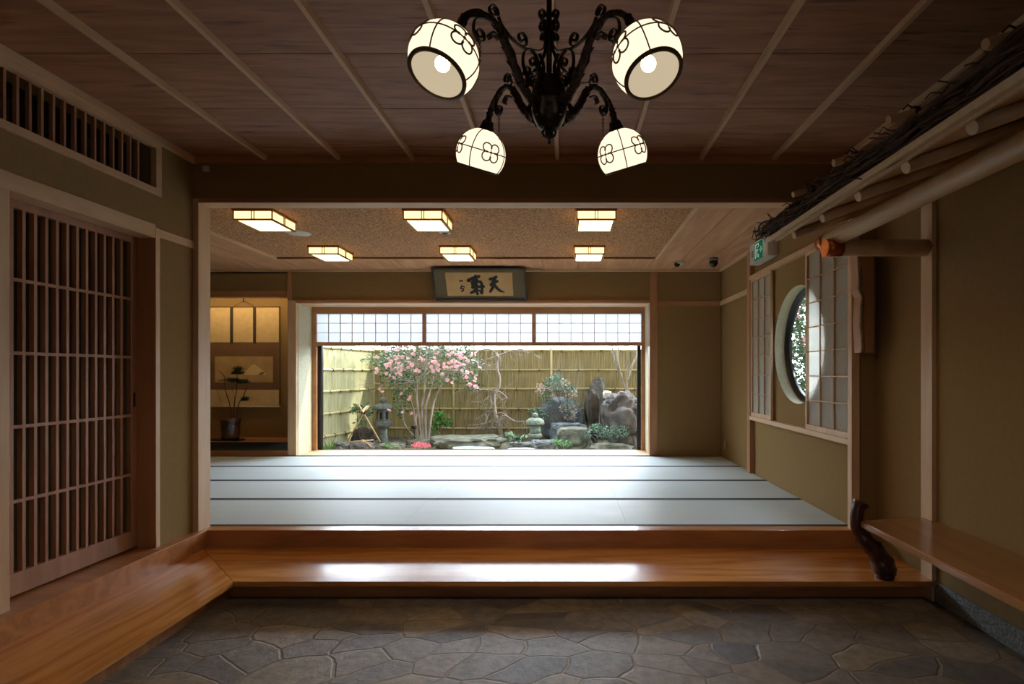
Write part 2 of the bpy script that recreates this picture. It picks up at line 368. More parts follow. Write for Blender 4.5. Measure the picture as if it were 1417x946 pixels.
# door frame
S('trim_13', MB().box(XL - .11, XL + .012, DY0, DY1, 2.44, 2.535, .004), M['cypress_y'])
S('trim_14', MB().box(XL - .12, XL + .012, DY1, DY1 + .04, ZT, 2.52, .003), M['brown_z'])
S('trim_15', MB().box(XL - .03, XL + .013, 2.70, 2.782, ZT, 2.44, .004), M['cypress_z'])
S('trim_16', MB().box(XL - .02, XL + .012, DY1 + .04, YF - .001, 2.455, 2.512, .003), M['cypress_y'])
S('trim_42', MB().box(XL - .0, XL + .0135, DY1 + .002, DY1 + .04, ZT, 2.512, .002), M['cypress_z'])
# lattice door
XD = -3.0
d = thing('door_1', (XD, 3.2, ZT), None, None); d['kind'] = 'structure'
b = MB()
b.box(XD - .035, XD, 3.715, 3.768, .285, 2.47, .003); b.box(XD - .035, XD, 1.7, 3.715, 2.396, 2.47, .003); b.box(XD - .035, XD, 1.7, 3.715, .285, .406, .003)
b.build('frame', M['door_z'], d)
b = MB(); k = 0
y = 3.64
while y > 1.75:
    b.box(XD - .034, XD - .004, y - .009, y + .009, .406, 2.396); y -= .0655
for z in (2.006, 1.605, 1.202, .795): b.box(XD - .02, XD - .001, 1.7, 3.715, z - .009, z + .009)
b.build('lattice', M['door_z'], d)
MB().box(XD - .05, XD - .036, 1.7, 3.715, .29, 2.46).build('glass_panel', M['door_glass'], d)
MB().box(XD - .004, XD + .003, 3.735, 3.75, 1.26, 1.36, .002).build('handle', M['black'], d)
# ledge and steps on the left
S('floor_ledge', MB().box(XL - .2, -2.80, -1.6, 4.2, .02, ZT, .006), M['kamachi'])
st = MB()
for (za, zb) in ((ZS - .032, ZS),):
    st.prism([(-2.80, -1.6, za), (-2.17, -1.6, za), (-2.17, 3.51, za), (-2.80, 4.16, za)], (0, 0, zb - za))
o = S('floor_step_left', st, M['step_y'])
S('floor_step_left_riser', MB().box(-2.27, -2.25, -1.6, 3.6, 0, ZS - .033), M['kamachi'])
st = MB().prism([(-2.798, 4.162, ZS - .032), (-2.168, 3.512, ZS - .032), (XR, 3.512, ZS - .032), (XR, 4.2, ZS - .032), (-2.798, 4.2, ZS - .032)], (0, 0, .032))
bmesh.ops.recalc_face_normals(st.b, faces=st.b.faces)
S('floor_step_front', st, M['step_x'])
S('floor_step_front_riser', MB().box(-2.25, XR, 3.60, 3.62, 0, ZS - .033), M['kamachi'])
S('floor_sill', MB().box(-2.87, 2.30, 4.2, 4.318, 0.02, ZT - .001, .005), M['kamachi'])
# front wall above the opening, posts, lintel
S('wall_front', MB().box(XL, XR, YF, YF + .135, 2.845, 3.16), M['plaster'])
S('trim_17', MB().box(-2.84, 2.285, YF - .004, YF + .137, ZL, 2.845, .003), M['cypress_x'])
S('trim_18', MB().box(XL - .02, -2.84, YF - .004, YF + .137, ZS, 2.845, .003), M['cypress_z'])
S('trim_19', MB().box(2.23, 2.292, 4.2, 4.262, ZT, ZL, .002), M['cypress_z'])
S('trim_43', MB().box(-2.84, 2.285, YF - .006, YF - .003, ZL + .003, 2.845), M['brown_x'])
# entrance right wall
S('wall_right_return', MB().box(2.292, XR + .2, 4.22, 4.3, 0, ZC), M['plaster'])
S('wall_right', MB().box(XR, XR + .2, -1.6, 4.22, .13, ZC), M['plaster'])
M['granite'] = mottled('granite', (84, 88, 90), (150, 152, 150), 90, 0.6, 0.1, detail=8)
S('baseboard_right', MB().box(XR - .015, XR + .2, -1.6, 3.53, 0, .13, .004), M['granite'])
S('trim_20', MB().box(XR - .03, XR + .01, 3.53, 3.64, 0, ZC - .05, .003), M['cypress_z'])
S('wall_rear', MB().box(XL - .2, -.6, -1.8, -1.6, 0, 3.2).box(.7, XR + .2, -1.8, -1.6, 0, 3.2).box(-.6, .7, -1.8, -1.6, 2.0, 3.2), M['plaster'])
b = MB()
for xx in (-.6, .025, .65): b.box(xx, xx + .05, -1.74, -1.69, 0, 2.0)
for zz in (.0, .7, 1.3, 1.95): b.box(-.6, .7, -1.73, -1.7, zz, zz + .05)
de = S('door_2', b, M['brown_z'])  # unseen glazed entrance behind the camera, added for its daylight
b = MB(); b.face([(-.6, -1.715, 0), (.7, -1.715, 0), (.7, -1.715, 2), (-.6, -1.715, 2)]); b.build('pane', M['glass'], de)
S('ground_front', MB().box(-5, 5, -9, -1.8, -.12, -.02), M['paving'])
# small sensor on the front wall corner
MB().box(-2.80, -2.755, YF - .02, YF, 3.05, 3.09, .004).build('motion_sensor', M['white_plastic'], label='small pale sensor box in the upper left corner above the wide opening', cat='sensor')
# ------------------------------------------------------------------ tatami room shell
ROOF = MB().box(XRL - .2, XR + .5, -1.8, YW + .4, 3.3, 3.45)
S('roof', ROOF, M['gap'])  # unseen slab over the building, put in to block sun and sky
S('floor_subfloor', MB().box(XRL, XRR, 4.32, 8.9, 0, .215), M['gap'])
S('wall_left_room', MB().box(XRL - .2, XRL, 4.1, 8.9, 0, 3.2), M['plaster'])
S('wall_front_left', MB().box(XRL, XL, YF + .02, YF + .135, 0, 3.2), M['plaster'])
# ceiling: board border around a recessed papered field
PX0, PX1, PY1, PY0 = -3.82, 1.18, 7.12, 4.35
rc = MB()
for (x0, x1) in ((XRL, -5.4), (-5.4, -4.92), (-4.92, -4.44), (-4.44, PX0)): rc.box(x0 + .003, x1 - .003, YF + .135, YB + .02, ZRC, ZRC + .015)
for (x0, x1) in ((PX1, 1.55), (1.55, 1.93), (1.93, XRR)): rc.box(x0 + .003, x1 - .003, YF + .135, YB + .02, ZRC, ZRC + .015)
S('ceiling_room_border', rc, M['ceil_y'])
rc = MB(); x = PX0
while x < PX1 - .01:
    rc.box(x + .003, min(x + .5, PX1) - .003, PY1, YB + .02, ZRC, ZRC + .015); x += .5
S('ceiling_room_back_border', rc, M['ceil_y'])
S('ceiling_room_field', MB().box(PX0, PX1, YF + .135, PY1, ZRC + .012, ZRC + .028), M['paper_ceiling'])
S('ceiling_room_backing', MB().box(XRL, XRR + .2, YF + .135, YW, ZRC + .03, ZRC + .1), M['gap'])
S('trim_21', MB().box(PX0 - .03, PX0, YF + .135, PY1 + .03, ZRC - .012, ZRC + .012), M['cypress_y'])
S('trim_22', MB().box(PX1, PX1 + .03, YF + .135, PY1 + .03, ZRC - .012, ZRC + .012), M['cypress_y'])
S('trim_23', MB().box(PX0, PX1, PY1, PY1 + .03, ZRC - .012, ZRC + .012), M['brown_x'])
# back wall
BX0, BX1, BZ1 = -3.958, 1.234, 2.515
AX1, AZ1 = -4.086, 2.607
bw = MB()
bw.box(XRL, AX1, YB, YB + .12, AZ1 + .09, ZRC)
bw.box(AX1, BX1, YB, YB + .12, BZ1 + .04, ZRC); bw.box(BX1 + .005, XRR, YB, YB + .12, ZT - .2, ZRC)
S('wall_back', bw, M['plaster'])
S('trim_24', MB().box(AX1 - .01, -3.965, YB - .012, YB + .3, ZT, 2.56, .02), M['cypress_z'])
S('trim_25', MB().box(AX1 - .01, AX1 + .05, YB - .01, YB + .12, 2.56, ZRC - .03, .003), M['brown_z'])
S('trim_26', MB().box(BX1, BX1 + .117, YB - .012, YB + .13, ZT, ZRC - .03, .004), M['brown_z'])
S('trim_27', MB().box(-3.965, BX1, YB - .03, YB + .03, 2.522, 2.56, .003), M['brown_x'])
S('trim_28', MB().box(BX1 + .117, XRR, YB - .012, YB, 2.48, 2.545, .002), M['brown_x'])
S('trim_29', MB().box(XRL, XRR, YB - .03, YB, ZRC - .03, ZRC - .001), M['cypress_x'])
S('trim_30', MB().box(XRL, AX1 - .01, YB - .012, YB + .12, AZ1, AZ1 + .09, .004), M['brown_x'])
# window bay reveals and sill
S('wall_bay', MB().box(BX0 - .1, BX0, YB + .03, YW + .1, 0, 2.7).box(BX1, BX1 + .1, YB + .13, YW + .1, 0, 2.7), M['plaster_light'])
S('ceiling_bay', MB().box(BX0, BX1, YB, YW + .1, BZ1, BZ1 + .04), M['cypress_x'])
S('window_sill', MB().box(BX0, BX1, YB - .02, YW + .1, .12, ZT + .012, .004), M['cypress_x'])
S('wall_back_outer', MB().box(XRL - .2, BX0 - .1, 8.65, 8.9, 0, 3.3).box(BX0 - .1, BX1 + .1, YW - .02, YW + .12, 2.53, 3.3).box(BX1 + .1, XRR + .2, YB + .12, YW + .12, 0, 3.3).box(BX0 - .35, BX0 - .1, YW, 8.9, 0, 3.3), M['plaster'])
# alcove
S('wall_alcove', MB().box(XRL, AX1 + .05, 8.56, 8.66, .3, 3.0).box(AX1 + .0, AX1 + .06, YB + .3, 8.56, .3, 3.0).box(XRL, AX1 + .06, YB, 8.6, 2.96, 3.02), M['plaster'])
S('floor_alcove', MB().box(XRL, AX1 - .01, YB + .06, 8.56, .3, .468), M['brown_x'])
S('trim_31', MB().box(XRL, AX1 - .011, YB, YB + .06, .352, .47, .004), M['lacquer'])
S('trim_32', MB().box(XRL, AX1 - .011, YB - .006, YB + .055, .25, .351, .003), M['brown_x'])
# main window frame and shoji transom
w = thing('window_1', (-1.36, YW, ZT), None, None); w['kind'] = 'structure'
fx0, fx1 = BX0, BX1
b = MB()
b.box(fx0, fx0 + .065, YW - .03, YW + .03, .285, 2.515); b.box(fx1 - .055, fx1, YW - .03, YW + .03, .285, 2.515)
b.box(fx0 + .065, fx1 - .055, YW - .03, YW + .03, 2.415, 2.515); b.box(fx0 + .065, fx1 - .055, YW - .03, YW + .03, 1.915, 1.972)
sx0, sx1 = fx0 + .065, fx1 - .055
cuts = [X(587.5, YW), X(739, YW)]
for c in cuts: b.box(c - .028, c + .028, YW - .028, YW + .028, 1.972, 2.415)
b.build('wood_frame', M['brown_x'], w)
b = MB()
edges = [sx0] + cuts + [sx1]
for i in range(3):
    a = edges[i] + (.028 if i else 0); c = edges[i + 1] - (.028 if i < 2 else 0)
    for k in range(1, 9):
        xx = a + (c - a) * k / 9; b.box(xx - .004, xx + .004, YW - .01, YW + .004, 1.972, 2.415)
    for k in (1, 2):
        zz = 1.972 + .443 * k / 3; b.box(a, c, YW - .012, YW + .002, zz - .004, zz + .004)
b.build('shoji_bars', M['door_z'], w)
b = MB(); b.face([(sx0, YW + .006, 1.96), (sx1, YW + .006, 1.96), (sx1, YW + .006, 2.43), (sx0, YW + .006, 2.43)]); b.build('shoji_paper', M['transom_paper'], w)
b = MB(); b.box(sx0 + .002, sx0 + .06, YW + .035, YW + .09, .27, 1.93); b.box(sx1 - .058, sx1 - .002, YW + .035, YW + .09, .27, 1.93); b.box(sx0, sx1, YW + .035, YW + .09, .262, .288)
b.build('metal_frame', M['black'], w)
b = MB(); b.face([(sx0 + .05, YW + .06, .28), (sx1 - .05, YW + .06, .28), (sx1 - .05, YW + .06, 1.95), (sx0 + .05, YW + .06, 1.95)]); b.build('pane', M['glass'], w)
# right wall of the room with round window
def wall_hole(x0, x1, y0, y1, z0, z1, cy, cz, r, seg=72):
    m = MB(); ang = [2 * math.pi * k / seg for k in range(seg)]
    ang += [math.atan2(z - cz, y - cy) % (2 * math.pi) for y in (y0, y1) for z in (z0, z1)]; ang = sorted(ang)
    def out(a):
        c, s_ = math.cos(a), math.sin(a); ts = []
        if abs(c) > 1e-9: ts.append(((y1 if c > 0 else y0) - cy) / c)
        if abs(s_) > 1e-9: ts.append(((z1 if s_ > 0 else z0) - cz) / s_)
        t = min(ts); return cy + c * t, cz + s_ * t
    V = []
    for a in ang:
        oy, oz = out(a); iy, iz = cy + r * math.cos(a), cz + r * math.sin(a)
        V.append([m.b.verts.new(p) for p in ((x0, iy, iz), (x0, oy, oz), (x1, oy, oz), (x1, iy, iz))])
    for i in range(len(V)):
        j = (i + 1) % len(V)
        for k in range(4):
            q = (k + 1) % 4
            f = m.b.faces.new((V[i][k], V[j][k], V[j][q], V[i][q]))
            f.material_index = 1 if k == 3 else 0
    return m
CYW, CZW, CRW = 5.34, 1.775, 0.585
m = wall_hole(XRR + .012, XRR + .2, 4.3, YB + .12, 0, ZRC + .2, CYW, CZW, CRW)
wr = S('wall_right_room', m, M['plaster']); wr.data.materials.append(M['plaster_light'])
w2 = thing('window_2', (XRR + .1, CYW, CZW), None, None); w2['kind'] = 'structure'
rotY = Matrix.Translation((0, CYW, CZW)) @ Matrix.Rotation(R(90), 4, 'Y')
b = MB(); b.lathe([(CRW - .001, XRR + .12), (CRW - .03, XRR + .12), (CRW - .03, XRR + .135), (CRW - .05, XRR + .135), (CRW - .05, XRR + .18), (CRW - .001, XRR + .18), (CRW - .001, XRR + .12)], rotY, 72)
b.build('round_frame', M['black'], w2)
b = MB(); b.face([(XRR + .155, CYW + (CRW - .04) * math.cos(a), CZW + (CRW - .04) * math.sin(a)) for a in [2 * math.pi * k / 64 for k in range(64)]]); b.build('round_pane', M['glass'], w2)
# rails, posts
S('trim_33', MB().box(XRR - .045, XRR + .012, 6.56, 6.66, ZT, ZRC - .03, .003), M['brown_z'])
S('trim_34', MB().box(XRR - .05, XRR + .012, 4.262, 6.56, .925, .972, .003), M['cypress_y'])
S('trim_35', MB().box(XRR - .05, XRR + .012, 4.262, 6.56, 2.625, 2.672, .003), M['cypress_y'])
S('trim_36', MB().box(XRR - .018, XRR + .012, 6.66, YB - .001, 2.48, 2.545, .002), M['cypress_y'])
S('trim_37', MB().box(XRR - .03, XRR + .012, 4.3, YB - .03, ZRC - .03, ZRC - .001), M['cypress_y'])
def shoji(y0, y1, x, label):
    z0, z1 = .973, 2.623
    t = thing('shoji_screen', (x, (y0 + y1) / 2, z0), label, 'sliding screen', 'sliding paper screens at the round window')
    b = MB(); e = .028
    b.box(x - .012, x + .014, y0, y0 + e, z0, z1); b.box(x - .012, x + .014, y1 - e, y1, z0, z1)
    b.box(x - .012, x + .014, y0 + e, y1 - e, z0, z0 + .045); b.box(x - .012, x + .014, y0 + e, y1 - e, z1 - .035, z1); b.build('frame', M['cypress_z'], t)
    b = MB()
    for k in (1, 2): yy = y0 + e + (y1 - y0 - 2 * e) * k / 3; b.box(x - .008, x + .006, yy - .005, yy + .005, z0 + .045, z1 - .035)
    for k in range(1, 7): zz = z0 + .045 + (z1 - z0 - .08) * k / 7; b.box(x - .0085, x + .0055, y0 + e, y1 - e, zz - .005, zz + .005)
    b.build('lattice', M['cypress_z'], t)
    b = MB(); b.face([(x + .008, y0 + .01, z0 + .01), (x + .008, y1 - .01, z0 + .01), (x + .008, y1 - .01, z1 - .01), (x + .008, y0 + .01, z1 - .01)]); b.build('paper', M['shoji_paper'], t)
shoji(5.915, 6.555, XRR - .022, 'left paper sliding screen beside the round window, farther from the camera')
shoji(4.27, 5.06, XRR - .022, 'right paper sliding screen half covering the round window')
MB().box(XRR - .004, XRR + .012, 7.70, 7.78, .40, .51, .002).build('wall_outlet', M['brown_z'], label='small beige outlet plate low on the wall in the far right corner', cat='outlet')
# ------------------------------------------------------------------ tatami mats
cols = [(-5.9, -4.952), (-4.952, -3.137), (-3.137, -1.322), (-1.322, .493), (.493, 2.283)]
rows = [(4.32, 5.23), (5.23, 6.14), (6.14, 7.05), (7.05, 7.905)]
rn = ['front row at the wooden sill', 'second row from the wooden sill', 'third row from the wooden sill', 'back row under the garden window']
cn = ['far left sliver below the alcove', 'leftmost column behind the left post', 'column left of centre', 'centre column', 'rightmost column along the window wall']
for ri, (y0, y1) in enumerate(rows):
    for ci, (x0, x1) in enumerate(cols):
        if ci == 0 and ri < 3: continue
        t = thing('tatami_mat', ((x0 + x1) / 2, (y0 + y1) / 2, .215), 'pale tatami mat, %s, %s' % (rn[ri], cn[ci]), 'tatami mat', 'tatami mats covering the raised room')
        MB().box(x0 + .001, x1 - .001, y0 + .038, y1 - .038, .215, ZT, .001).build('rush_cover', M['tatami'], t)
        for (ya, yb) in ((y0 + .001, y0 + .038), (y1 - .038, y1 - .001)): MB().box(x0 + .001, x1 - .001, ya, yb, .215, ZT + .0005).build('border_cloth', M['hemp'], t)
S('wall_left_stub', MB().box(XRL, -5.9, 4.32, 7.93, 0, .27), M['brown_x'])
S('floor_edge_strip', MB().box(-5.9, 2.283, 7.905, YB - .02, .2, ZT), M['brown_x'])
# ------------------------------------------------------------------ ceiling lights
M['lamp_side'] = emit('lit_lamp_paper', (255, 214, 136), 2.8)
M['lamp_bottom'] = emit('lit_lamp_bottom', (255, 216, 150), 7)
M['lampwood'] = wood('lamp_frame_wood', (150, 104, 58), (176, 128, 76), 'X', 0.5)
def ceiling_light(cx, cy, label, ref=None):
    w_, d_ = .18, .215; zt, zb = ZRC + .01, 2.916
    if ref:
        r = copy_tree(ref); r.location = (cx, cy, zt); r['label'] = label; return r
    t = thing('ceiling_light', (cx, cy, zt), label, 'ceiling light', 'square paper ceiling lights in the tatami room')
    b = MB(); f = .011
    b.box(cx - w_ - .012, cx + w_ + .012, cy - d_ - .012, cy + d_ + .012, zt - .022, zt)
    for sx in (-1, 1):
        b.box(cx + sx * (w_ - .008) - .0135, cx + sx * (w_ - .008) + .0135, cy - d_, cy + d_, zb, zb + .012)
        for sy in (-1, 1): b.box(cx + sx * (w_ - .001) - f / 2, cx + sx * (w_ - .001) + f / 2, cy + sy * d_ - f / 2, cy + sy * d_ + f / 2, zb, zt - .02)
        b.box(cx + sx * w_ - f / 2, cx + sx * w_ + f / 2, cy - .016, cy - .008, zb, zt - .02); b.box(cx + sx * w_ - f / 2, cx + sx * w_ + f / 2, cy + .008, cy + .016, zb, zt - .02)
        b.box(cx - w_, cx + w_, cy + sx * (d_ - .008) - .0135, cy + sx * (d_ - .008) + .0135, zb, zb + .012)
        b.box(cx - .016, cx - .008, cy + sx * d_ - f / 2, cy + sx * d_ + f / 2, zb, zt - .02); b.box(cx + .008, cx + .016, cy + sx * d_ - f / 2, cy + sx * d_ + f / 2, zb, zt - .02)
    b.build('frame', M['lampwood'], t)
    MB().box(cx - w_ + .002, cx + w_ - .002, cy - d_ + .002, cy + d_ - .002, zb + .014, zt - .024).build('side_shade', M['lamp_side'], t)
    MB().box(cx - w_ + .022, cx + w_ - .022, cy - d_ + .022, cy + d_ - .022, zb + .006, zb + .0138).build('bottom_shade', M['lamp_bottom'], t)
    return t
ref = None; LX = (-2.91, -1.33, .285)
for ri, cy in enumerate((5.22, 6.675)):
    for ci, cx in enumerate(LX):
        o = ceiling_light(cx, cy, '%s square wooden ceiling light in the %s row of three' % (('left', 'middle', 'right')[ci], ('near', 'far')[ri]), ref)
        ref = ref or o
# discs and cameras
zf = ZRC + .012
t = thing('ceiling_speaker', (X(413, 5.87), 5.87, zf), 'large flat white disc on the mottled ceiling beside the left near light', 'speaker')
MB().lathe([(0, zf - .012), (.115, zf - .012), (.128, zf - .006), (.128, zf)], Matrix.Translation((X(413, 5.87), 5.87, 0)), 40, close=True).build('grille_disc', M['white_plastic'], t)
t = thing('smoke_detector', (X(615.5, 5.87), 5.87, zf), 'small round white detector on the mottled ceiling behind the middle near light', 'detector')
mt = Matrix.Translation((X(615.5, 5.87), 5.87, 0))
MB().lathe([(0, zf - .008), (.055, zf - .008), (.066, zf - .003), (.066, zf)], mt, 32, close=True).build('base_ring', M['white_plastic'], t)
MB().lathe([(.02, zf - .009), (.034, zf - .013), (.036, zf - .009)], mt, 24, close=True).build('sensor_cap', M['black'], t)
M['grey_plastic'] = mottled('grey_plastic', (120, 112, 104), (132, 124, 116), 8, 0.4)
def dome(cx, cy, label, dark):
    t = thing('dome_camera', (cx, cy, ZRC), label, 'security camera')
    mt = Matrix.Translation((cx, cy, 0)); z = ZRC
    if dark:
        MB().lathe([(0, z), (.062, z), (.064, z - .035), (.05, z - .045), (0, z - .045)], mt, 32).build('base', M['grey_plastic'], t)
        MB().lathe([(.056, z - .04)] + [(.056 * math.cos(a), z - .06 - .062 * math.sin(a)) for a in [R(10 * k) for k in range(10)]], mt, 32).build('dome', M['lacquer'], t)
    else:
        MB().lathe([(0, z), (.075, z), (.077, z - .02), (.06, z - .045), (.02, z - .06), (0, z - .062)], mt, 32).build('base', M['white_plastic'], t)
        MB().lathe([(.0, -.02), (.038, -.018), (.04, .0), (.03, .02), (0, .03)], Matrix.Translation((cx - .03, cy - .045, z - .045)) @ Matrix.Rotation(R(60), 4, 'X') @ Matrix.Rotation(R(180), 4, 'X'), 24).build('lens', M['lacquer'], t)
dome(X(939, 7.35), 7.35, 'white dome camera with dark lens, left of the two on the wooden ceiling border', False)
dome(X(987.5, 7.1), 7.1, 'dark glass dome camera hanging near the right wall ceiling corner', True)
# ------------------------------------------------------------------ exit sign
M['green'] = emit('sign_green', (10, 92, 62), .9)
M['sign_white'] = emit('sign_white', (214, 222, 210), .5)
t = thing('exit_sign', (XRR, 6.1, 2.77), 'white box emergency exit sign with green running figure panel and arrow', 'exit sign')
sx, sy0, sy1, sz0, sz1 = XRR - .1, 5.83, 6.39, 2.765, 2.999
MB().box(sx, XRR + .011, sy0, sy1, sz0, sz1, .006).build('housing', M['white_plastic'], t)
gy0, gy1, gz0, gz1 = 5.98, 6.23, 2.782, 2.982
gp = MB().box(sx - .003, sx + .002, gy0, gy1, gz0, gz1).build('green_panel', M['green'], t)
b = MB()
# panel coordinates: u 0..1 left to right as read from the room (u grows toward smaller y), v up
def U(u, v): return (sx - .0045, gy1 - u * (gy1 - gy0), gz0 + v * (gz1 - gz0))
def poly(b, pts): b.face([U(*p) for p in pts])
poly(b, [(.1, .08), (.18, .08), (.18, .92), (.1, .92)]); poly(b, [(.18, .84), (.58, .84), (.58, .92), (.18, .92)]); poly(b, [(.5, .7), (.58, .7), (.58, .84), (.5, .84)])
poly(b, [(.5, .08), (.58, .08), (.58, .3), (.5, .3)])
b.face([U(.36 + .05 * math.cos(a), .71 + .06 * math.sin(a)) for a in [R(30 * k) for k in range(12)]])
poly(b, [(.28, .42), (.36, .38), (.42, .58), (.34, .64), (.28, .6)]); poly(b, [(.38, .6), (.36, .54), (.47, .48), (.5, .52)]); poly(b, [(.28, .6), (.22, .5), (.25, .46), (.32, .56)])
poly(b, [(.29, .42), (.35, .4), (.3, .24), (.22, .12), (.18, .16), (.25, .28)]); poly(b, [(.34, .42), (.4, .36), (.46, .28), (.44, .12), (.4, .12), (.4, .27)])
b.build('running_figure', M['sign_white'], t, recalc=False); b = MB()
poly(b, [(.64, .47), (.82, .47), (.82, .53), (.64, .53)]); poly(b, [(.76, .68), (.82, .68), (.95, .5), (.88, .5)]); poly(b, [(.88, .5), (.95, .5), (.82, .32), (.76, .32)])
b.build('arrow', M['sign_white'], t, recalc=False)
MB().box(sx - .002, sx + .002, 6.27, 6.33, 2.84, 2.92).build('indicator_panel', M['grey_plastic'], t)
# ------------------------------------------------------------------ framed calligraphy leaning forward over the window
M['frame_black'] = mottled('black_lacquer_frame', (24, 16, 12), (34, 24, 18), 10, 0.35)
M['mount_olive'] = mottled('olive_silk_mount', (88, 76, 48), (100, 86, 56), 40, 0.75)
M['old_paper'] = mottled('aged_paper', (176, 142, 94), (190, 156, 106), 6, 0.8)
M['ink'] = mottled('ink', (14, 13, 12), (24, 22, 20), 30, 0.7)
M['purple'] = mottled('purple_cushion', (40, 20, 86), (60, 34, 110), 20, 0.8)
P0 = Vector((-1.3, 7.895, 2.562)); tlt = math.atan2(.26, .43)
fcx = (X(599.5, 7.75) + X(728, 7.75)) / 2; P0.x = fcx; PW, PH = 1.335, .50
t = thing('framed_calligraphy', P0, 'black framed brush calligraphy panel leaning forward above the garden window', 'framed calligraphy')
fm = Matrix.Translation(P0) @ Matrix.Rotation(tlt, 4, 'X')    # local x right, z up, -y toward viewer
def fbox(b, x0, x1, y0, y1, z0, z1): b.obox(fm @ Matrix.Translation(((x0 + x1) / 2, (y0 + y1) / 2, (z0 + z1) / 2)), x1 - x0, y1 - y0, z1 - z0)
b = MB(); e = .022; h = PW / 2
fbox(b, -h, -h + e, -.03, 0, 0, PH); fbox(b, h - e, h, -.03, 0, 0, PH); fbox(b, -h + e, h - e, -.03, 0, 0, e); fbox(b, -h + e, h - e, -.03, 0, PH - e, PH); b.build('frame', M['frame_black'], t)
b = MB(); fbox(b, -h + e, h - e, -.012, 0, e, PH - e); b.build('mount', M['mount_olive'], t)
# paper extent: px 617..709 of 599..728
px0, px1 = -h + PW * (617.5 - 599.5) / 128.5, -h + PW * (709.5 - 599.5) / 128.5
b = MB(); fbox(b, px0, px1, -.0145, -.0125, PH * .14, PH * .855); b.build('paper', M['old_paper'], t)
def brush(b, pts, w):
    """variable-width flat stroke; pts in zoom pixels (14.17x, origin 620,360)"""
    def loc(p):
        px = 620 + p[0] / 14.17; py = 360 + p[1] / 14.17
        return Vector((-h + PW * (px - 599.5) / 128.5, 0, PH * (1 - (py - 368.5) / 48.5)))
    q = smooth_path([loc(p) for p in pts], 5); n_ = len(q); wq = []
    for i in range(n_):
        u = i / (n_ - 1) * (len(w) - 1); k = min(int(u), len(w) - 2); wq.append((w[k] + (w[k + 1] - w[k]) * (u - k)) / 14.17 * PW / 128.5)
    brush.k += .00006; y = -.0152 - brush.k
    L_, R_ = [], []
    for i, p in enumerate(q):
        tg = (q[min(i + 1, n_ - 1)] - q[max(i - 1, 0)]).normalized(); nn = Vector((-tg.z, 0, tg.x)); r = wq[i] * .7
        r *= 1 + .18 * noise.noise(p * 90)
        L_.append(fm @ (p + nn * r + Vector((0, y, 0)))); R_.append(fm @ (p - nn * r + Vector((0, y, 0))))
    va = [b.b.verts.new(p) for p in L_]; vb = [b.b.verts.new(p) for p in R_]
    for i in range(n_ - 1): b.b.faces.new((va[i], va[i + 1], vb[i + 1], vb[i]))
    for c in (q[0], q[-1]):
        r = (wq[0] if c is q[0] else wq[-1]) * .7
        b.face([fm @ (c + Vector((r * math.cos(a), y, r * math.sin(a)))) for a in [R(36 * k) for k in range(10)]])
brush.k = 0
b = MB()
brush(b, [(835, 355), (900, 340), (955, 310)], [46, 40, 40]); brush(b, [(845, 475), (900, 430), (970, 400)], [50, 44, 40])
brush(b, [(925, 340), (895, 420), (870, 530), (815, 622)], [44, 60, 46, 34]); brush(b, [(890, 450), (950, 540), (1020, 605), (1100, 632)], [50, 44, 40, 10])
brush(b, [(405, 385), (500, 335), (620, 298)], [52, 48, 42]); brush(b, [(548, 278), (545, 360), (530, 440)], [30, 60, 60]); brush(b, [(470, 430), (530, 400), (580, 378)], [44, 52, 36])
brush(b, [(500, 430), (520, 500), (545, 560)], [70, 60, 50]); brush(b, [(470, 530), (560, 520), (690, 510)], [40, 36, 46]); brush(b, [(545, 560), (500, 610), (435, 645)], [48, 44, 38])
brush(b, [(555, 470), (545, 580), (560, 672)], [44, 44, 40]); brush(b, [(595, 415), (640, 410), (660, 480), (650, 640)], [30, 40, 40, 44]); brush(b, [(560, 590), (610, 600), (640, 650), (655, 655)], [26, 24, 40, 34])
brush(b, [(470, 480), (500, 470), (560, 450)], [32, 36, 34])
brush(b, [(232, 392), (260, 392), (288, 392)], [18, 24, 20])
brush(b, [(262, 490), (240, 560), (285, 552), (292, 585), (262, 612), (250, 600)], [16, 18, 18, 18, 24, 16]); brush(b, [(240, 530), (280, 510), (318, 522)], [14, 16, 16])
b.build('brush_characters', M['ink'], t, recalc=False)
for i, px in enumerate((620, 708)):
    xx = X(px, 7.9); b = MB()
    b.prism([(xx - .075, 7.88, 2.5605), (xx + .075, 7.88, 2.5605), (xx + .05, 7.88, 2.585), (xx - .05, 7.88, 2.585)], (0, .025, 0))
    b.build('frame_cushion', M['purple'], label='purple wedge cushion under the %s end of the calligraphy frame' % ('left', 'right')[i], cat='cushion', group='purple cushions under the calligraphy')
# ------------------------------------------------------------------ hanging scroll in alcove
YS = 8.545; sc_ = YS / FPX
M['scroll_cream'] = mottled('cream_silk', (206, 178, 128), (216, 188, 138), 12, 0.8)
M['scroll_brown'] = mottled('brown_silk', (112, 82, 54), (124, 92, 62), 30, 0.8)
M['scroll_art'] = mottled('faded_painting', (168, 138, 92), (190, 160, 110), 5, 0.8, ramp=(.3, .7))
M['scroll_hill'] = mottled('painted_peak', (216, 186, 132), (226, 196, 142), 5, 0.8)
M['scroll_shade'] = mottled('painted_foothill', (122, 96, 62), (134, 106, 70), 5, 0.8)
M['ribbon_dark'] = mottled('dark_ribbon', (52, 44, 36), (62, 52, 42), 20, 0.7)
def sX(px): return (px - CX) * sc_
def sZ(py): return CZ - (py - CY) * sc_
pc, pr = 337.9, 387.0; pl = 2 * pc - pr
t = thing('hanging_scroll', (sX(pc), YS, sZ(562)), 'wide hanging scroll with mountain painting on the alcove back wall', 'hanging scroll')
MB().box(sX(pl), sX(pr), YS - .004, YS, sZ(561), sZ(425)).build('silk_mount', M['scroll_brown'], t)
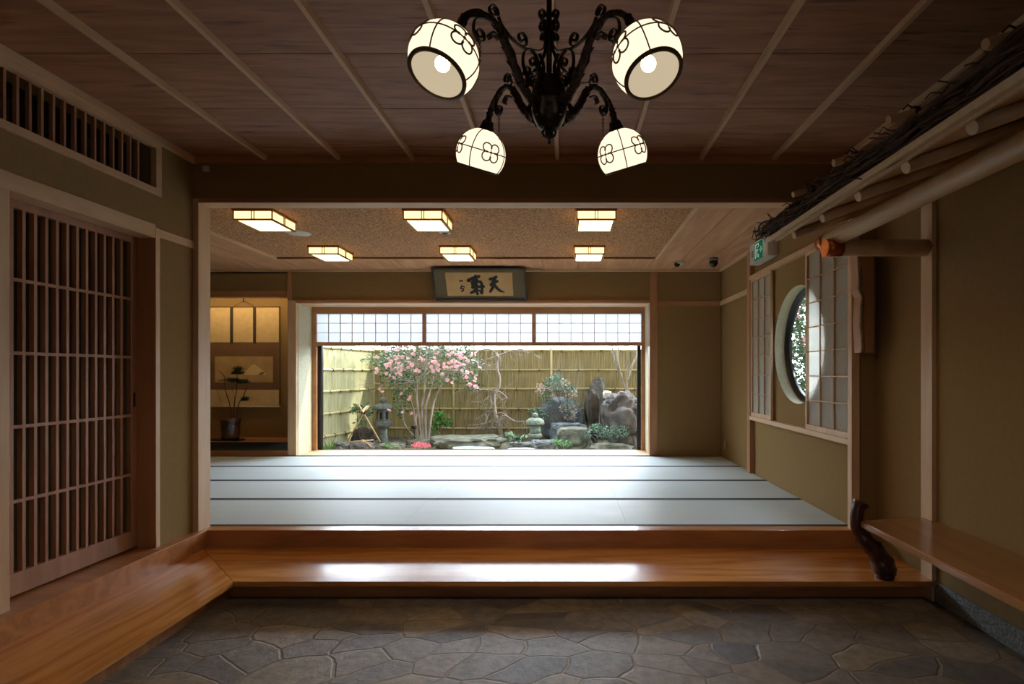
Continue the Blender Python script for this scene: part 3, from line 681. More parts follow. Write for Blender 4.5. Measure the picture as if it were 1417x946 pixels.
MB().box(sX(pl), sX(pr - 1), YS - .006, YS - .0042, sZ(473.5), sZ(425)).build('upper_panel', M['scroll_cream'], t)  # stops short on the right; the dark strip left stands for shadow
MB().box(sX(pl), sX(pr - 1), YS - .006, YS - .0042, sZ(560), sZ(539)).build('lower_panel', M['scroll_cream'], t)
p = MB().box(sX(2 * pc - 378), sX(378), YS - .006, YS - .0042, sZ(529), sZ(493)).build('painting', M['scroll_art'], t)
b = MB(); b.face([(sX(a), YS - .0065, sZ(c)) for a, c in ((335, 518), (343, 511), (348, 505), (353, 504), (358, 508), (366, 514), (369, 518), (352, 519))]); b.build('painted_peak', M['scroll_hill'], p)
b = MB(); b.face([(sX(a), YS - .0068, sZ(c)) for a, c in ((357, 519), (362, 514), (367, 515), (364, 518))]); b.face([(sX(a), YS - .0066, sZ(c)) for a, c in ((300, 527), (316, 522), (340, 525), (344, 528))]); b.build('painted_foothill', M['scroll_shade'], p)
for px in (321.0, 352.7): MB().box(sX(px - 2), sX(px + 2), YS - .012, YS - .008, sZ(475), sZ(424)).build('ribbon', M['ribbon_dark'], t)
MB().tube([(sX(pl), YS - .008, sZ(424.5)), (sX(pr), YS - .008, sZ(424.5))], .01, 10).build('top_rod', M['scroll_brown'], t)
MB().tube([(sX(pl - 2), YS - .015, sZ(562)), (sX(pr + 1.5), YS - .015, sZ(562))], .016, 12).build('roller', M['log_end'], t)
MB().tube([(sX(323), YS - .01, sZ(424)), (sX(pc), YS - .01, sZ(416)), (sX(353), YS - .01, sZ(424))], .003, 6).build('hanging_cord', M['ribbon_dark'], t)
MB().tube([(sX(pc), YS + .01, sZ(412)), (sX(pc), YS - .03, sZ(414)), (sX(pc), YS - .03, sZ(417)), (sX(pc), YS - .012, sZ(418.5))], .005, 8).build('hook', M['black_metal'], t)
# vase arrangement on tray
YV = 8.2; vx = X(319, YV); vz = .468
MB().prism([(vx - .38, YV - .12, vz), (vx + .2, YV - .14, vz), (vx + .24, YV - .02, vz), (vx + .1, YV + .14, vz), (vx - .38, YV + .14, vz)], (0, 0, .02)).build('display_tray', M['lacquer'], label='low black lacquer tray under the vase in the alcove', cat='tray')
t = thing('flower_vase', (vx, YV, vz + .02), 'dark brown glazed cylindrical vase holding a pine branch arrangement in the alcove', 'vase')
M['glaze'] = mottled('brown_glaze', (44, 26, 20), (92, 60, 48), 7, 0.2, coat=0.6)
M['pine'] = leafy('pine_needles', (36, 54, 26), (66, 84, 40))
M['dry_twig'] = mottled('dry_twig', (116, 92, 66), (150, 124, 92), 14, 0.8)
MB().lathe([(0, vz + .02), (.115, vz + .02), (.125, vz + .06), (.13, vz + .2), (.14, vz + .3), (.15, vz + .33), (.138, vz + .335), (.12, vz + .3), (.11, vz + .06), (0, vz + .05)], Matrix.Translation((vx, YV, 0)), 32).build('vase_body', M['glaze'], t)
arr = thing('pine_arrangement', (vx, YV, vz + .3), 'pine and bare twig arrangement standing in the dark alcove vase', 'flower arrangement')
def vp(px, py, dy=0): return (X(px, YV + dy), YV + dy, Z(py, YV + dy))
b = MB()
for pth in ([(321, 590), (318, 560), (312, 540), (310, 520), (302, 513)], [(323, 590), (324, 560), (327, 540), (328, 518)], [(326, 588), (330, 560), (337, 548), (341, 535)]):
    b.tube(smooth_path([vp(*q, dy=random.uniform(-.03, .03)) for q in pth]), [.009 - .007 * k / 40 for k in range(len(smooth_path([Vector((0, 0, 0))] * len(pth))))], 6, rough=.3)
b.build('pine_stem', M['dark_wood'], arr)
b = MB()
for pth in ([(316, 588), (306, 575), (297, 568), (288, 560), (280, 552)], [(314, 590), (300, 584), (290, 578), (278, 570)], [(316, 585), (308, 560), (300, 540), (294, 520)], [(322, 585), (325, 555), (318, 530), (313, 520)], [(328, 588), (337, 570), (340, 582)]):
    b.tube(smooth_path([vp(*q, dy=random.uniform(-.08, .08)) for q in pth]), .0035, 5)
b.build('bare_twig', M['dry_twig'], arr)
b = MB()
for (px, py, rx, rz) in ((328, 516, .12, .05), (322, 527, .13, .05), (336, 529, .12, .05), (339, 553, .05, .04), (329, 511, .07, .05)):
    c = Vector(vp(px, py))
    for k in range(420):
        a, e_ = random.uniform(0, 2 * math.pi), random.uniform(-.2, 1.2); dr = Vector((math.cos(a) * math.cos(e_), math.sin(a) * math.cos(e_), math.sin(e_)))
        st_ = c + Vector((random.uniform(-rx, rx) * .6, random.uniform(-.05, .05), random.uniform(-rz, rz) * .4)); en = st_ + dr * .06
        s1 = dr.cross(Vector((.3, .5, .8))).normalized() * .0028
        b.face([st_ - s1, st_ + s1, en])
b.build('needles', M['pine'], arr, recalc=False)
# ------------------------------------------------------------------ bench and root support
t = thing('wall_bench', (2.2, 2.6, 0), 'long wooden wall bench held at its end by a dark twisted root', 'bench')
b = MB(); b.prism([(1.925, -1.3, .483), (XR, -1.3, .483), (XR, 3.62, .483), (2.27, 3.62, .483), (1.935, 3.54, .483)], (0, 0, .042))
bmesh.ops.bevel(b.b, geom=[e for e in b.b.edges if abs(e.verts[0].co.z - e.verts[1].co.z) < .001], offset=.006, segments=2, affect='EDGES')
b.build('seat', M['bench'], t)
YR = 3.57
pts = [at(1192, 694, YR), at(1187, 706, YR), at(1185, 722, YR), at(1190, 736, YR), at(1200, 750, YR), at(1211, 762, YR), at(1220, 775, YR), at(1224, 788, YR), at(1225, 796, YR), at(1227, 803.5, YR)]
pts[-1].z = ZS + .002
MB().tube(smooth_path(pts, 5), [r * YR / FPX for r in [10.5] * 3 + [8.5] * 8 + [9] * 6 + [11] * 6 + [13] * 7 + [15.5] * 6 + [13] * 6 + [12] * 4], 16, rough=.2).build('root_support', M['dark_wood'], t)
# short hanging slab post in the corner
b = MB(); zz0, zz1 = Z(488, 4.1), Z(352, 4.1)
x0, x1 = X(1184, 4.1), X(1209, 4.1); pr_ = []
n_ = 14; left = []; right = []
for k in range(n_ + 1):
    z = zz0 + (zz1 - zz0) * k / n_; left.append((x0 + .035 * noise.noise(Vector((0, 3.3, z * 3))) + .015 * math.sin(z * 4) + (0.03 if k < 9 else .0), z)); right.append((x1, z))
poly_ = [(x, 4.09, z) for x, z in left] + [(x, 4.09, z) for x, z in reversed(right)]
b.prism(poly_, (0, .105, 0))
hs = thing('hanging_log_slab', (X(1195, 4.1), 4.15, zz0), 'short brown bark-edged slab hanging on the wall below the pole end', 'log slab')
b.build('slab', M['brown_z'], hs)
b = MB(); b.tube(smooth_path([(x + .012, 4.09, z) for x, z in left], 3), .014, 8, rough=.5).build('bark_edge', M['dry_twig'], hs)
# ------------------------------------------------------------------ decorative eave
ev = thing('entrance_eave', (2.0, 2.0, 2.3), 'rustic log and brushwood eave jutting from the right entrance wall', 'eave')
sl = .36
def rz(x): return 2.50 + (x - 1.8) * sl        # rafter centre height
b = MB(); b.tube([(1.77, 3.58, 2.326), (2.1, 3.585, 2.328), (XR - .02, 3.585, 2.33)], [.054, .054, .056], 20).build('cross_log', M['bark_pale'], ev)
b = MB(); b.tube([(1.72, 3.58, 2.326), (1.83, 3.58, 2.326)], .0575, 24).build('copper_cap', M['copper'], ev)
b = MB(); b.tube([(1.80, 3.70, 2.40), (1.8, 2.0, 2.395), (1.8, .2, 2.39)], .055, 20).build('purlin_log', M['bark_pale'], ev)
b = MB(); b.tube([(1.80, 3.68, 2.40), (1.8, 3.78, 2.40)], .058, 24).build('copper_cap', M['copper'], ev)
y = 3.42
while y > .3:
    b = MB(); b.tube([(1.45, y, rz(1.45)), (1.9, y, rz(1.9)), (XR - .012, y, rz(XR))], .028, 16).build('rafter', M['bark_pale'], ev)
    b = MB(); dv = Vector((-1, 0, -sl)).normalized(); q = Vector((1.45, y, rz(1.45))); b.tube([q + dv * .0005, q + dv * .0025], .0275, 20).build('rafter_end', M['log_end'], ev)
    y -= .375
b = MB(); za = .03
b.prism([(1.37, .2, rz(1.37) + za), (XR - .004, .2, rz(XR) + za), (XR - .004, .2, rz(XR) + za + .015), (1.37, .2, rz(1.37) + za + .015)], (0, 3.36, 0)); b.build('roof_board', M['cypress_y'], ev)
b = MB(); b.prism([(1.395, .2, rz(1.395) + .015), (1.425, .2, rz(1.425) + .015), (1.425, .2, rz(1.425) + .03), (1.395, .2, rz(1.395) + .03)], (0, 3.38, 0)); b.build('eave_batten', M['log_end'], ev)
b = MB(); b.prism([(1.345, .2, rz(1.345) + .03), (1.385, .2, rz(1.385) + .03), (1.385, .2, rz(1.385) + .06), (1.345, .2, rz(1.345) + .06)], (0, 3.41, 0)); b.build('fascia_strip', M['log_end'], ev)
b = MB()
for k in range(190):
    ya = random.uniform(.2, 3.3); yb = min(ya + random.uniform(.5, 1.1), 3.74); cxx = 1.37 + random.gauss(0, .03); czz = rz(1.37) + .105 + random.gauss(0, .018)
    pth = [Vector((cxx + random.gauss(0, .012), ya + (yb - ya) * q / 7, czz + random.gauss(0, .012))) for q in range(8)]
    b.tube(smooth_path(pth, 2), random.uniform(.003, .008), 5)
for k in range(26):
    ya = random.uniform(.4, 3.6); p0 = Vector((1.36, ya, rz(1.37) + .12)); pth = [p0 + Vector((-q * .012 + random.gauss(0, .004), q * .018, q * random.uniform(.004, .012))) for q in range(6)]
    b.tube(pth, .0028, 4)
for k in range(6):
    p0 = Vector((1.36, 3.66, rz(1.37) + .10)); pth = [p0 + Vector((-q * .012 + random.gauss(0, .006), q * .016, q * random.uniform(-.004, .014) + random.gauss(0, .004))) for q in range(6)]
    b.tube(pth, .002, 4)
b.build('brushwood_bundle', M['twig'], ev)
b = MB(); b.prism([(1.41, .2, rz(1.41) + .06), (XR - .004, .2, rz(XR) + .05), (XR - .004, .2, rz(XR) + .09), (1.41, .2, rz(1.41) + .12)], (0, 3.3, 0)); b.build('bark_roofing', M['twig'], ev)
for ys_ in (.72, 1.18, 1.63, 2.12, 2.555, 3.01, ):
    b = MB(); z0_ = rz(1.28) + .165
    b.tube([(1.27, ys_, z0_ + .015), (1.5, ys_, z0_ + .08), (XR - .01, ys_, z0_ + .36)], [.017, .0165, .016], 12).build('bamboo_pole', M['bamboo'], ev)
    b = MB()
    for dx in (0, .012): b.lathe([(.021 + .004 * math.cos(a), .005 * math.sin(a)) for a in [R(60 * k) for k in range(7)]], Matrix.Translation((1.37 + dx, ys_, z0_ + .045)) @ Matrix.Rotation(R(78), 4, 'Y'), 12)
    b.tube([(1.375, ys_, z0_ + .045), (1.375, ys_ + .01, z0_ - .02), (1.38, ys_ + .015, z0_ - .07)], .006, 6)
    b.tube([(1.37, ys_, z0_ + .06), (1.36, ys_ + .02, z0_ + .085), (1.345, ys_ + .03, z0_ + .07)], .004, 6)
    b.build('twine_tie', M['twine'], ev)
# ------------------------------------------------------------------ chandelier
CH = Vector((-.062, 2.0, 2.45))
ch = thing('chandelier', CH, 'black wrought iron chandelier with four round milk glass shades', 'chandelier')
def cyl(r, az, z):
    r *= 1.044
    return CH + Vector((r * math.cos(az), r * math.sin(az), z - CH.z))
b = MB(); b.tube([cyl(0, 0, 2.55), cyl(0, 0, ZC - .03)], .0105, 16).build('stem', M['black_metal'], ch)
MB().lathe([(0, ZC - .06), (.03, ZC - .055), (.06, ZC - .02), (.065, ZC)], Matrix.Translation((CH.x, CH.y, 0)), 32).build('ceiling_rose', M['black_metal'], ch)
b = MB(); b.lathe([(r_ * 1.12, z_) for r_, z_ in [(.012, 2.60), (.028, 2.597), (.044, 2.58), (.054, 2.553), (.057, 2.52), (.055, 2.505), (.06, 2.50), (.06, 2.492), (.056, 2.488), (.058, 2.465), (.05, 2.435), (.038, 2.412), (.028, 2.402), (.015, 2.398), (0, 2.397)]], Matrix.Translation((CH.x, CH.y, 0)), 40).build('body', M['black_metal'], ch)
b = MB(); b.lathe([(0, 2.40), (.014, 2.396), (.018, 2.39), (.012, 2.384), (.015, 2.377), (.007, 2.368), (.005, 2.36), (.0075, 2.354), (.005, 2.348), (0, 2.346)], Matrix.Translation((CH.x, CH.y, 0)), 20)
for k in range(6):
    a = R(60 * k); b.tube([cyl(.016, a, 2.402), cyl(.024, a, 2.392), cyl(.02, a, 2.378), cyl(.008, a, 2.37)], [.003, .005, .004, .002], 6)
b.build('finial', M['black_metal'], ch)
def spiral(c, r0, r1, a0, turns, n=26):
    """2D spiral points (r,z) from radius r0 to r1"""
    return [(c[0] + (r0 + (r1 - r0) * k / n) * math.cos(a0 + turns * 2 * math.pi * k / n), c[1] + (r0 + (r1 - r0) * k / n) * math.sin(a0 + turns * 2 * math.pi * k / n)) for k in range(n + 1)]
def sm2(pts, k=6): return [(v.x, v.z) for v in smooth_path([Vector((p[0], 0, p[1])) for p in pts], k)]
M['globe'] = emit('lit_milk_glass', (255, 233, 202), 1.4)
M['globe_in'] = emit('lit_milk_glass_inside', (255, 232, 194), .62)
M['bulb'] = emit('lit_bulb', (255, 224, 170), 14)
M['tracery'] = mottled('bronze_tracery', (74, 58, 34), (118, 96, 58), 20, 0.5, metal=0.2)
GR = .107
for q, azd in enumerate((229, 311, 49, 131)):
    az = R(azd); side = Vector((-math.sin(az), math.cos(az), 0))
    P = lambda pts: [cyl(r, az, z) for r, z in pts]
    arm = sm2([(.05, 2.50), (.085, 2.478), (.125, 2.50), (.17, 2.56), (.215, 2.632), (.26, 2.668), (.315, 2.668), (.365, 2.635), (.395, 2.59), (.408, 2.552)])
    n_ = len(arm); rad = [.017 - .008 * abs(k / n_ - .25) for k in range(n_)]
    MB().tube(P(arm), [.0155 - .004 * abs(k / n_ - .2) if k < n_ * .45 else .0105 for k in range(n_)], 12, rough=.45).build('arm', M['iron_arm'], ch)
    # acanthus leaf sheath on the arm
    b = MB()
    for k in range(9):
        i_ = int(4 + k * 2.9); c0 = cyl(*[arm[i_][0]], az, arm[i_][1]) if False else cyl(arm[i_][0], az, arm[i_][1])
        for sgn in (-1, 1):
            up = Vector((0, 0, 1)); out = Vector((math.cos(az), math.sin(az), 0))
            b.tube([c0, c0 + side * sgn * .013 + up * .008 + out * .008, c0 + side * sgn * .02 + up * .018 + out * .02], [.009, .007, .001], 6)
        b.tube([c0 + Vector((0, 0, .008)), c0 + Vector((0, 0, .02)) - out * .008], [.008, .001], 6)
    e0 = arm[31]; b.ribbon(P(sm2([(e0[0] - .03, e0[1] - .05), (e0[0] - .005, e0[1] - .042), (e0[0] + .012, e0[1] - .055), (e0[0] + .004, e0[1] - .066)])), side, .018, .006)
    b.build('arm_leaf', M['iron_arm'], ch)
    # scroll straps
    b = MB(); w_ = .0125
    A = list(reversed(spiral((.036, 2.822), .018, .006, R(-60), -1.3))) ; A = [(r, z) for r, z in A]
    strap = sm2([(.03, 2.795), (.018, 2.75), (.022, 2.705), (.05, 2.672), (.09, 2.655), (.13, 2.645), (.18, 2.650), (.225, 2.672), (.24, 2.695)], 6)
    b.ribbon(P(spiral((.032, 2.812), .021, .007, R(-110), 1.25)), side, w_); b.ribbon(P(strap), side, w_)
    b.ribbon(P(spiral((.262, 2.702), .022, .008, R(190), -1.4)), side, w_)
    b.ribbon(P(spiral((.135, 2.674), .026, .007, R(-90), -1.3)), side, w_)
    b.ribbon(P(sm2([(.022, 2.70), (.014, 2.74), (.026, 2.768)], 5)), side, w_); b.ribbon(P(spiral((.035, 2.76), .016, .006, R(140), -1.2)), side, w_)
    # heart scroll below the strap
    b.ribbon(P(sm2([(.10, 2.655), (.125, 2.63), (.13, 2.59), (.115, 2.555), (.09, 2.525)], 6)), side, w_)
    b.ribbon(P(sm2([(.10, 2.655), (.07, 2.645), (.052, 2.615), (.06, 2.585), (.085, 2.56), (.115, 2.535), (.14, 2.53)], 6)), side, w_)
    b.ribbon(P(spiral((.082, 2.612), .021, .006, R(-150), -1.25)), side, w_)
    b.ribbon(P(sm2([(.05, 2.66), (.03, 2.63), (.028, 2.60), (.042, 2.575), (.06, 2.585)], 6)), side, w_); b.ribbon(P(spiral((.045, 2.598), .015, .005, R(20), 1.2)), side, w_)
    b.ribbon(P(spiral((.075, 2.545), .022, .006, R(60), -1.2)), side, w_)
    b.ribbon(P(sm2([(.095, 2.56), (.115, 2.52), (.11, 2.48), (.085, 2.455)], 6)), side, w_)
    # curl on top and under the arm end
    
    b.ribbon(P(sm2([(.30, 2.66), (.335, 2.64), (.342, 2.60), (.325, 2.575)], 6)), side, w_); b.ribbon(P(spiral((.318, 2.597), .023, .007, R(-60), -1.35)), side, w_)
    b.ribbon(P(spiral((.062, 2.445), .014, .005, R(100), -1.2)), side, w_)
    b.build('scroll_work', M['black_metal'], ch)
    # pull chain
    b = MB(); cz_ = 2.572
    for k in range(9):
        b.lathe([(.0042 + .0012 * math.cos(a), .0012 * math.sin(a)) for a in [R(60 * j) for j in range(7)]], Matrix.Translation(cyl(.318, az, cz_ - .0075 * k)) @ Matrix.Rotation(R(90 * (k % 2)), 4, 'Z') @ Matrix.Rotation(R(90), 4, 'X'), 8)
    b.tube([cyl(.318, az, cz_ - .065), cyl(.318, az, cz_ - .10)], .0012, 4)
    b.build('pull_chain', M['black_metal'], ch)
    # socket
    ax = (Vector((math.cos(az), math.sin(az), 0)) * .42 + Vector((0, 0, -.91))).normalized()
    gc = cyl(.452, az, 2.452); mt = Matrix.Translation(gc) @ ax.to_track_quat('Z', 'X').to_matrix().to_4x4()
    b = MB(); b.lathe([(.0, -GR - .052), (.012, -GR - .05), (.015, -GR - .035), (.024, -GR - .03), (.028, -GR - .012), (.036, -GR + .006), (.034, -GR + .01)], mt, 8, smooth=False)
    b.lathe([(.010, -GR - .085), (.015, -GR - .08), (.011, -GR - .07), (.016, -GR - .062), (.012, -GR - .05)], mt, 12)
    b.tube([cyl(.408, az, 2.552), mt @ Vector((0, 0, -GR - .08))], .0105, 10)
    b.build('socket', M['black_metal'], ch)
    # shade: sphere cut by the opening; axis z points to the opening
    th1 = R(125)   # polar angle from the top where it is cut
    def sp_(t_, r=GR): return (r * math.sin(t_), -r * math.cos(t_))
    b = MB(); b.lathe([sp_(R(12) + (th1 - R(12)) * k / 24) for k in range(25)], mt, 48); sh = b.build('shade', M['globe'], ch, recalc=False)
    b = MB(); b.lathe([sp_(R(12) + (th1 - R(12)) * k / 24, GR - .005) for k in range(25)], mt, 48); b.build('inner_glass', M['globe_in'], sh, recalc=False)
    b = MB(); ro, zo = sp_(th1); ri_ = ro
    b.lathe([(ro + .003, zo - .008), (ro + .0045, zo + .002), (ro - .003, zo + .003), (ro - .008, zo + .002), (ro - .008, zo), (ro - .002, zo - .004), (ro + .003, zo - .008)], mt, 48)
    for k in range(4):
        a = R(90 * k + 45 + 8); b.tube([mt @ Vector((sp_(t_, GR + .001)[0] * math.cos(a), sp_(t_, GR + .001)[0] * math.sin(a), sp_(t_, GR + .001)[1])) for t_ in [R(15) + (th1 - R(15)) * j / 16 for j in range(17)]], .0023, 6)
    eq = R(80); b.tube([mt @ Vector((sp_(eq, GR + .001)[0] * math.cos(R(7.5 * j)), sp_(eq, GR + .001)[0] * math.sin(R(7.5 * j)), sp_(eq, GR + .001)[1])) for j in range(49)], .0023, 6)
    for k in range(4):
        a0 = R(90 * k + 8)
        def onS(u, v_): # u along ring, v along polar (metres)
            t_ = eq + v_ / GR; a_ = a0 + u / (GR * math.sin(t_)); r_, z_ = sp_(t_, GR + .0015); return mt @ Vector((r_ * math.cos(a_), r_ * math.sin(a_), z_))
        for j in range(4):
            pa = R(45 + 90 * j); d_ = Vector((math.cos(pa), math.sin(pa), 0)); cc = d_ * .0245
            pet = []
            for s_ in range(15):
                aa = -2.45 + 4.9 * s_ / 14 ; pp = cc + Vector((math.cos(pa + aa), math.sin(pa + aa), 0)) * .0188
                pet.append(onS(pp.x, pp.y))
            b.tube(pet, .0029, 5)
            pd = R(90 * j); b.tube([onS(0, 0), onS(math.cos(pd) * .02, math.sin(pd) * .02)], .0015, 4)
        b.tube([onS(-.004, 0), onS(.004, 0)], .004, 6)
    b.build('metal_tracery', M['tracery'], sh)
    b = MB(); b.lathe([(.0001, .023)] + [(.023 * math.sin(R(15 * k)), .0 + .023 * math.cos(R(15 * k))) for k in range(1, 9)] + [(.012, -.03), (.012, -.05), (0, -.05)], mt @ Matrix.Translation((0, 0, .015)), 20).build('bulb', M['bulb'], sh)
    sd_ = bpy.data.lights.new('lamp_glow', 'SPOT'); sd_.energy = 22; sd_.color = (1, .76, .5); sd_.spot_size = R(120); sd_.spot_blend = .6; sd_.shadow_soft_size = .03
    so = bpy.data.objects.new('lamp_glow', sd_); COL.objects.link(so); so.location = mt @ Vector((0, 0, .06)); so.rotation_euler = (-ax).to_track_quat('Z', 'Y').to_euler()
# ------------------------------------------------------------------ garden
M['soil'] = mottled('mossy_soil', (70, 72, 52), (112, 108, 86), 7, 0.95, 0.4, detail=8)
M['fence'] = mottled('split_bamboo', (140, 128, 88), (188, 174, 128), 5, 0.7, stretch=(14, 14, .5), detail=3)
M['fence_pale'] = mottled('sunlit_bamboo', (188, 188, 144), (214, 212, 170), 5, 0.75, stretch=(14, 14, .5), detail=3)  # paler copy of the split bamboo, sunlight put into the colour
M['rail'] = mottled('bamboo_rail', (196, 182, 128), (216, 202, 150), 5, 0.5)
M['rock'] = mottled('grey_rock', (62, 66, 66), (118, 118, 112), 5, 0.85, 0.8, detail=10, bscale=16)
M['rock_blue'] = mottled('blue_grey_rock', (66, 78, 88), (120, 132, 138), 4, 0.8, 0.8, detail=10, bscale=14)
M['rock_brown'] = mottled('brown_rock', (50, 47, 46), (100, 94, 90), 5, 0.85, 1.0, detail=10, bscale=12)
M['rock_moss'] = mottled('mossy_rock', (62, 66, 52), (112, 112, 94), 6, 0.9, 0.8, detail=10, bscale=16)
M['rock_dark'] = mottled('dark_upright_rock', (40, 34, 30), (82, 72, 64), 6, 0.85, 1.0, detail=10, bscale=12)
M['flat_stone'] = mottled('pale_flat_stone', (140, 146, 150), (166, 170, 172), 8, 0.85, 0.3)
M['rock_white'] = mottled('white_rock', (206, 204, 196), (226, 224, 218), 8, 0.85, 0.3)
M['lantern'] = mottled('lantern_granite', (88, 96, 96), (126, 134, 130), 30, 0.9, 0.3, detail=8)
M['lantern_dark'] = mottled('lantern_opening', (26, 28, 28), (34, 36, 36), 8, 0.9)
M['bark'] = mottled('grey_bark', (136, 126, 116), (190, 182, 172), 14, 0.85, 0.3, stretch=(1, 1, .3))
M['bark_dark'] = mottled('dark_bark', (70, 58, 48), (104, 90, 78), 14, 0.85, 0.3)
M['leaf'] = leafy('camellia_leaf', (44, 76, 44), (128, 156, 118))
M['leaf_blue'] = leafy('blue_green_leaf', (54, 92, 70), (130, 160, 134))
M['leaf_bright'] = leafy('bright_leaf', (40, 110, 44), (110, 170, 80))
M['petal'] = leafy('pink_petal', (240, 186, 196), (252, 230, 232), .3)
M['petal_dust'] = leafy('dusty_pink', (176, 150, 136), (214, 194, 180), .3)
M['petal_deep'] = leafy('deep_pink', (206, 80, 96), (238, 140, 150), .3)
S('ground', MB().box(-9, 9, 8.52, 16, -.1, .12), M['soil'])
S('ground_side', MB().box(2.7, 12, -2, 8.52, -.1, .1), M['soil'])
def fence_panel(name, A, B, z0, z1, w, m, label, rails, posts, ties, rail_r=.02, flip=1):
    A = Vector((*A, 0)); B = Vector((*B, 0)); L_ = (B - A).length; u = (B - A).normalized(); nrm = Vector((u.y, -u.x, 0)) * flip
    t = thing(name, (A + B) / 2 + Vector((0, 0, z0)), label, 'fence')
    n_ = int(L_ / w); pts = []
    for k in range(n_):
        for j in range(4):
            a = math.pi * j / 4; pts.append(A + u * (w * (k + .5) - w / 2 * math.cos(a)) + nrm * (.012 * math.sin(a)))
    b = MB(); va = [b.b.verts.new(p + Vector((0, 0, z0))) for p in pts]; vb = [b.b.verts.new(p + Vector((0, 0, z1))) for p in pts]
    for i in range(len(pts) - 1): b.b.faces.new((va[i], va[i + 1], vb[i + 1], vb[i]))
    vc = [b.b.verts.new(p - nrm * .03 + Vector((0, 0, zz))) for p, zz in ((A, z0), (B, z0), (B, z1), (A, z1))]; b.b.faces.new(vc)
    b.build('bamboo_slats', m, t, recalc=False)
    for z in rails:
        b = MB(); q = [A + u * (L_ * k / 24) + nrm * (.012 + rail_r) + Vector((0, 0, z + .004 * math.sin(k * 1.7))) for k in range(25)]
        b.tube(q, [rail_r * (1.0 if k % 3 else 1.12) for k in range(25)], 10).build('rail', M['rail'], t)
    for s_ in posts:
        p = A + u * s_ + nrm * (.012 + rail_r); b = MB(); b.tube([p + Vector((0, 0, z0)), p + Vector((0, 0, z1 + .03))], rail_r * 1.4, 12).build('post', M['rail'], t)
    for z in rails:
        s_ = ties * random.uniform(.3, .9)
        while s_ < L_:
            b = MB(); p = A + u * s_ + nrm * (.012 + rail_r) + Vector((0, 0, z)); rr = rail_r * 1.12
            b.tube([p + (u * random.uniform(-.003, .003)) + (nrm * math.cos(a) + Vector((0, 0, 1)) * math.sin(a)) * rr for a in [R(45 * k) for k in range(9)]], .006, 5)
            for sg in (-1, 1): b.tube([p + nrm * rr, p + nrm * (rr + .008) + u * sg * .02 - Vector((0, 0, .03)), p + nrm * rr + u * sg * .03 - Vector((0, 0, .055))], .0035, 4)
            b.build('cord_tie', M['twine'], t); s_ += ties
    return t
YG = 11.5
fence_panel('bamboo_fence', (-4.12, YG), (3.2, YG), .1, 1.99, .036, M['fence'], 'long tan bamboo fence standing across the back of the garden', (Z(484.5, YG), Z(511.5, YG), Z(537.5, YG), Z(565, YG), Z(592, YG)), (X(628, YG) + 4.12, X(763, YG) + 4.12, .03), .42)
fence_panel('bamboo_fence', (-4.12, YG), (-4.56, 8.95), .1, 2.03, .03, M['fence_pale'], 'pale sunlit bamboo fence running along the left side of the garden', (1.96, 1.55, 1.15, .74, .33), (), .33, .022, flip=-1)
# ---- rocks
def rock(name, px0, px1, py0, py1, Y, m, label, depth=None, seed=0, flat=0, rough=.28, peak=0, lean=0):
    x0, x1 = X(px0, Y), X(px1, Y); z1 = Z(py0, Y); z0 = (min(Z(py1, Y), .12) - .03) if py1 > 570 else Z(py1, Y)
    cx, cz = (x0 + x1) / 2, (z0 + z1) / 2; hx, hz = (x1 - x0) / 2, (z1 - z0) / 2; hy = depth / 2 if depth else hx * .7
    b = MB(); bmesh.ops.create_icosphere(b.b, subdivisions=5, radius=1)
    off = Vector((seed * 3.7, seed * 1.3, seed * 7.1))
    for v in b.b.verts:
        p = v.co.copy(); q = Vector([math.copysign(abs(c) ** .72, c) for c in p])
        d_ = 1 + rough * noise.noise(p * 1.3 + off) + rough * .55 * noise.noise(p * 3.1 + off) + rough * .22 * noise.noise(p * 8 + off) - rough * .25 * abs(noise.noise(p * 2.2 - off))
        q *= d_
        if flat: q.z = min(q.z, .72 + .05 * noise.noise(p * 3 + off))
        if peak: q.x *= 1 - peak * max(q.z, 0); q.y *= 1 - peak * .7 * max(q.z, 0)
        q.x += lean * q.z
        v.co = Vector((q.x * hx, q.y * hy, q.z * hz))
    xs = [v.co.x for v in b.b.verts]; zs = [v.co.z for v in b.b.verts]
    fx = (x1 - x0) / (max(xs) - min(xs)); fz = (z1 - z0) / (max(zs) - min(zs)); mx, mz = (max(xs) + min(xs)) / 2, (max(zs) + min(zs)) / 2
    for v in b.b.verts: v.co = Vector(((v.co.x - mx) * fx, v.co.y, (v.co.z - mz) * fz)) + Vector((0, 0, (z1 - z0) / 2))
    for f in b.b.faces: f.smooth = True
    o = b.build(name, m, label=label, cat='rock'); o.location = (cx, Y, z0); return o
rock('garden_rock', 596, 702, 603, 624, 9.7, M['rock_moss'], 'long low dark rock lying in front of the bare weeping tree', .8, 1, flat=1)
rock('garden_rock', 744, 809, 548, 605, 11.1, M['rock_blue'], 'broad blue grey domed boulder behind the pink leaved shrub', .55, 2, rough=.22)
rock('garden_rock', 808, 842, 521, 600, 11.15, M['rock'], 'tall peaked grey stone behind the narrow upright stone', .4, 3, peak=.22)
rock('garden_rock', 814, 830, 538, 612, 10.5, M['rock_dark'], 'narrow dark upright stone between domed boulder and big brown rock', .25, 4, rough=.2)
rock('garden_rock', 831, 893, 540, 622, 9.9, M['rock_brown'], 'big rough brown boulder at the right end of the garden window', .8, 5, rough=.34)
rock('garden_rock', 760, 814, 585, 616, 10.15, M['rock_blue'], 'dark flat topped ledge rock behind the front flat rock', .42, 6, flat=1, rough=.2)
rock('garden_rock', 770, 818, 591, 626, 9.6, M['rock_moss'], 'flat topped rock in front, right of the small stone lantern', .6, 7, flat=1, rough=.2)
rock('garden_rock', 735, 770, 608, 626, 9.3, M['rock'], 'rounded grey rock in front of the small stone lantern', .35, 8)
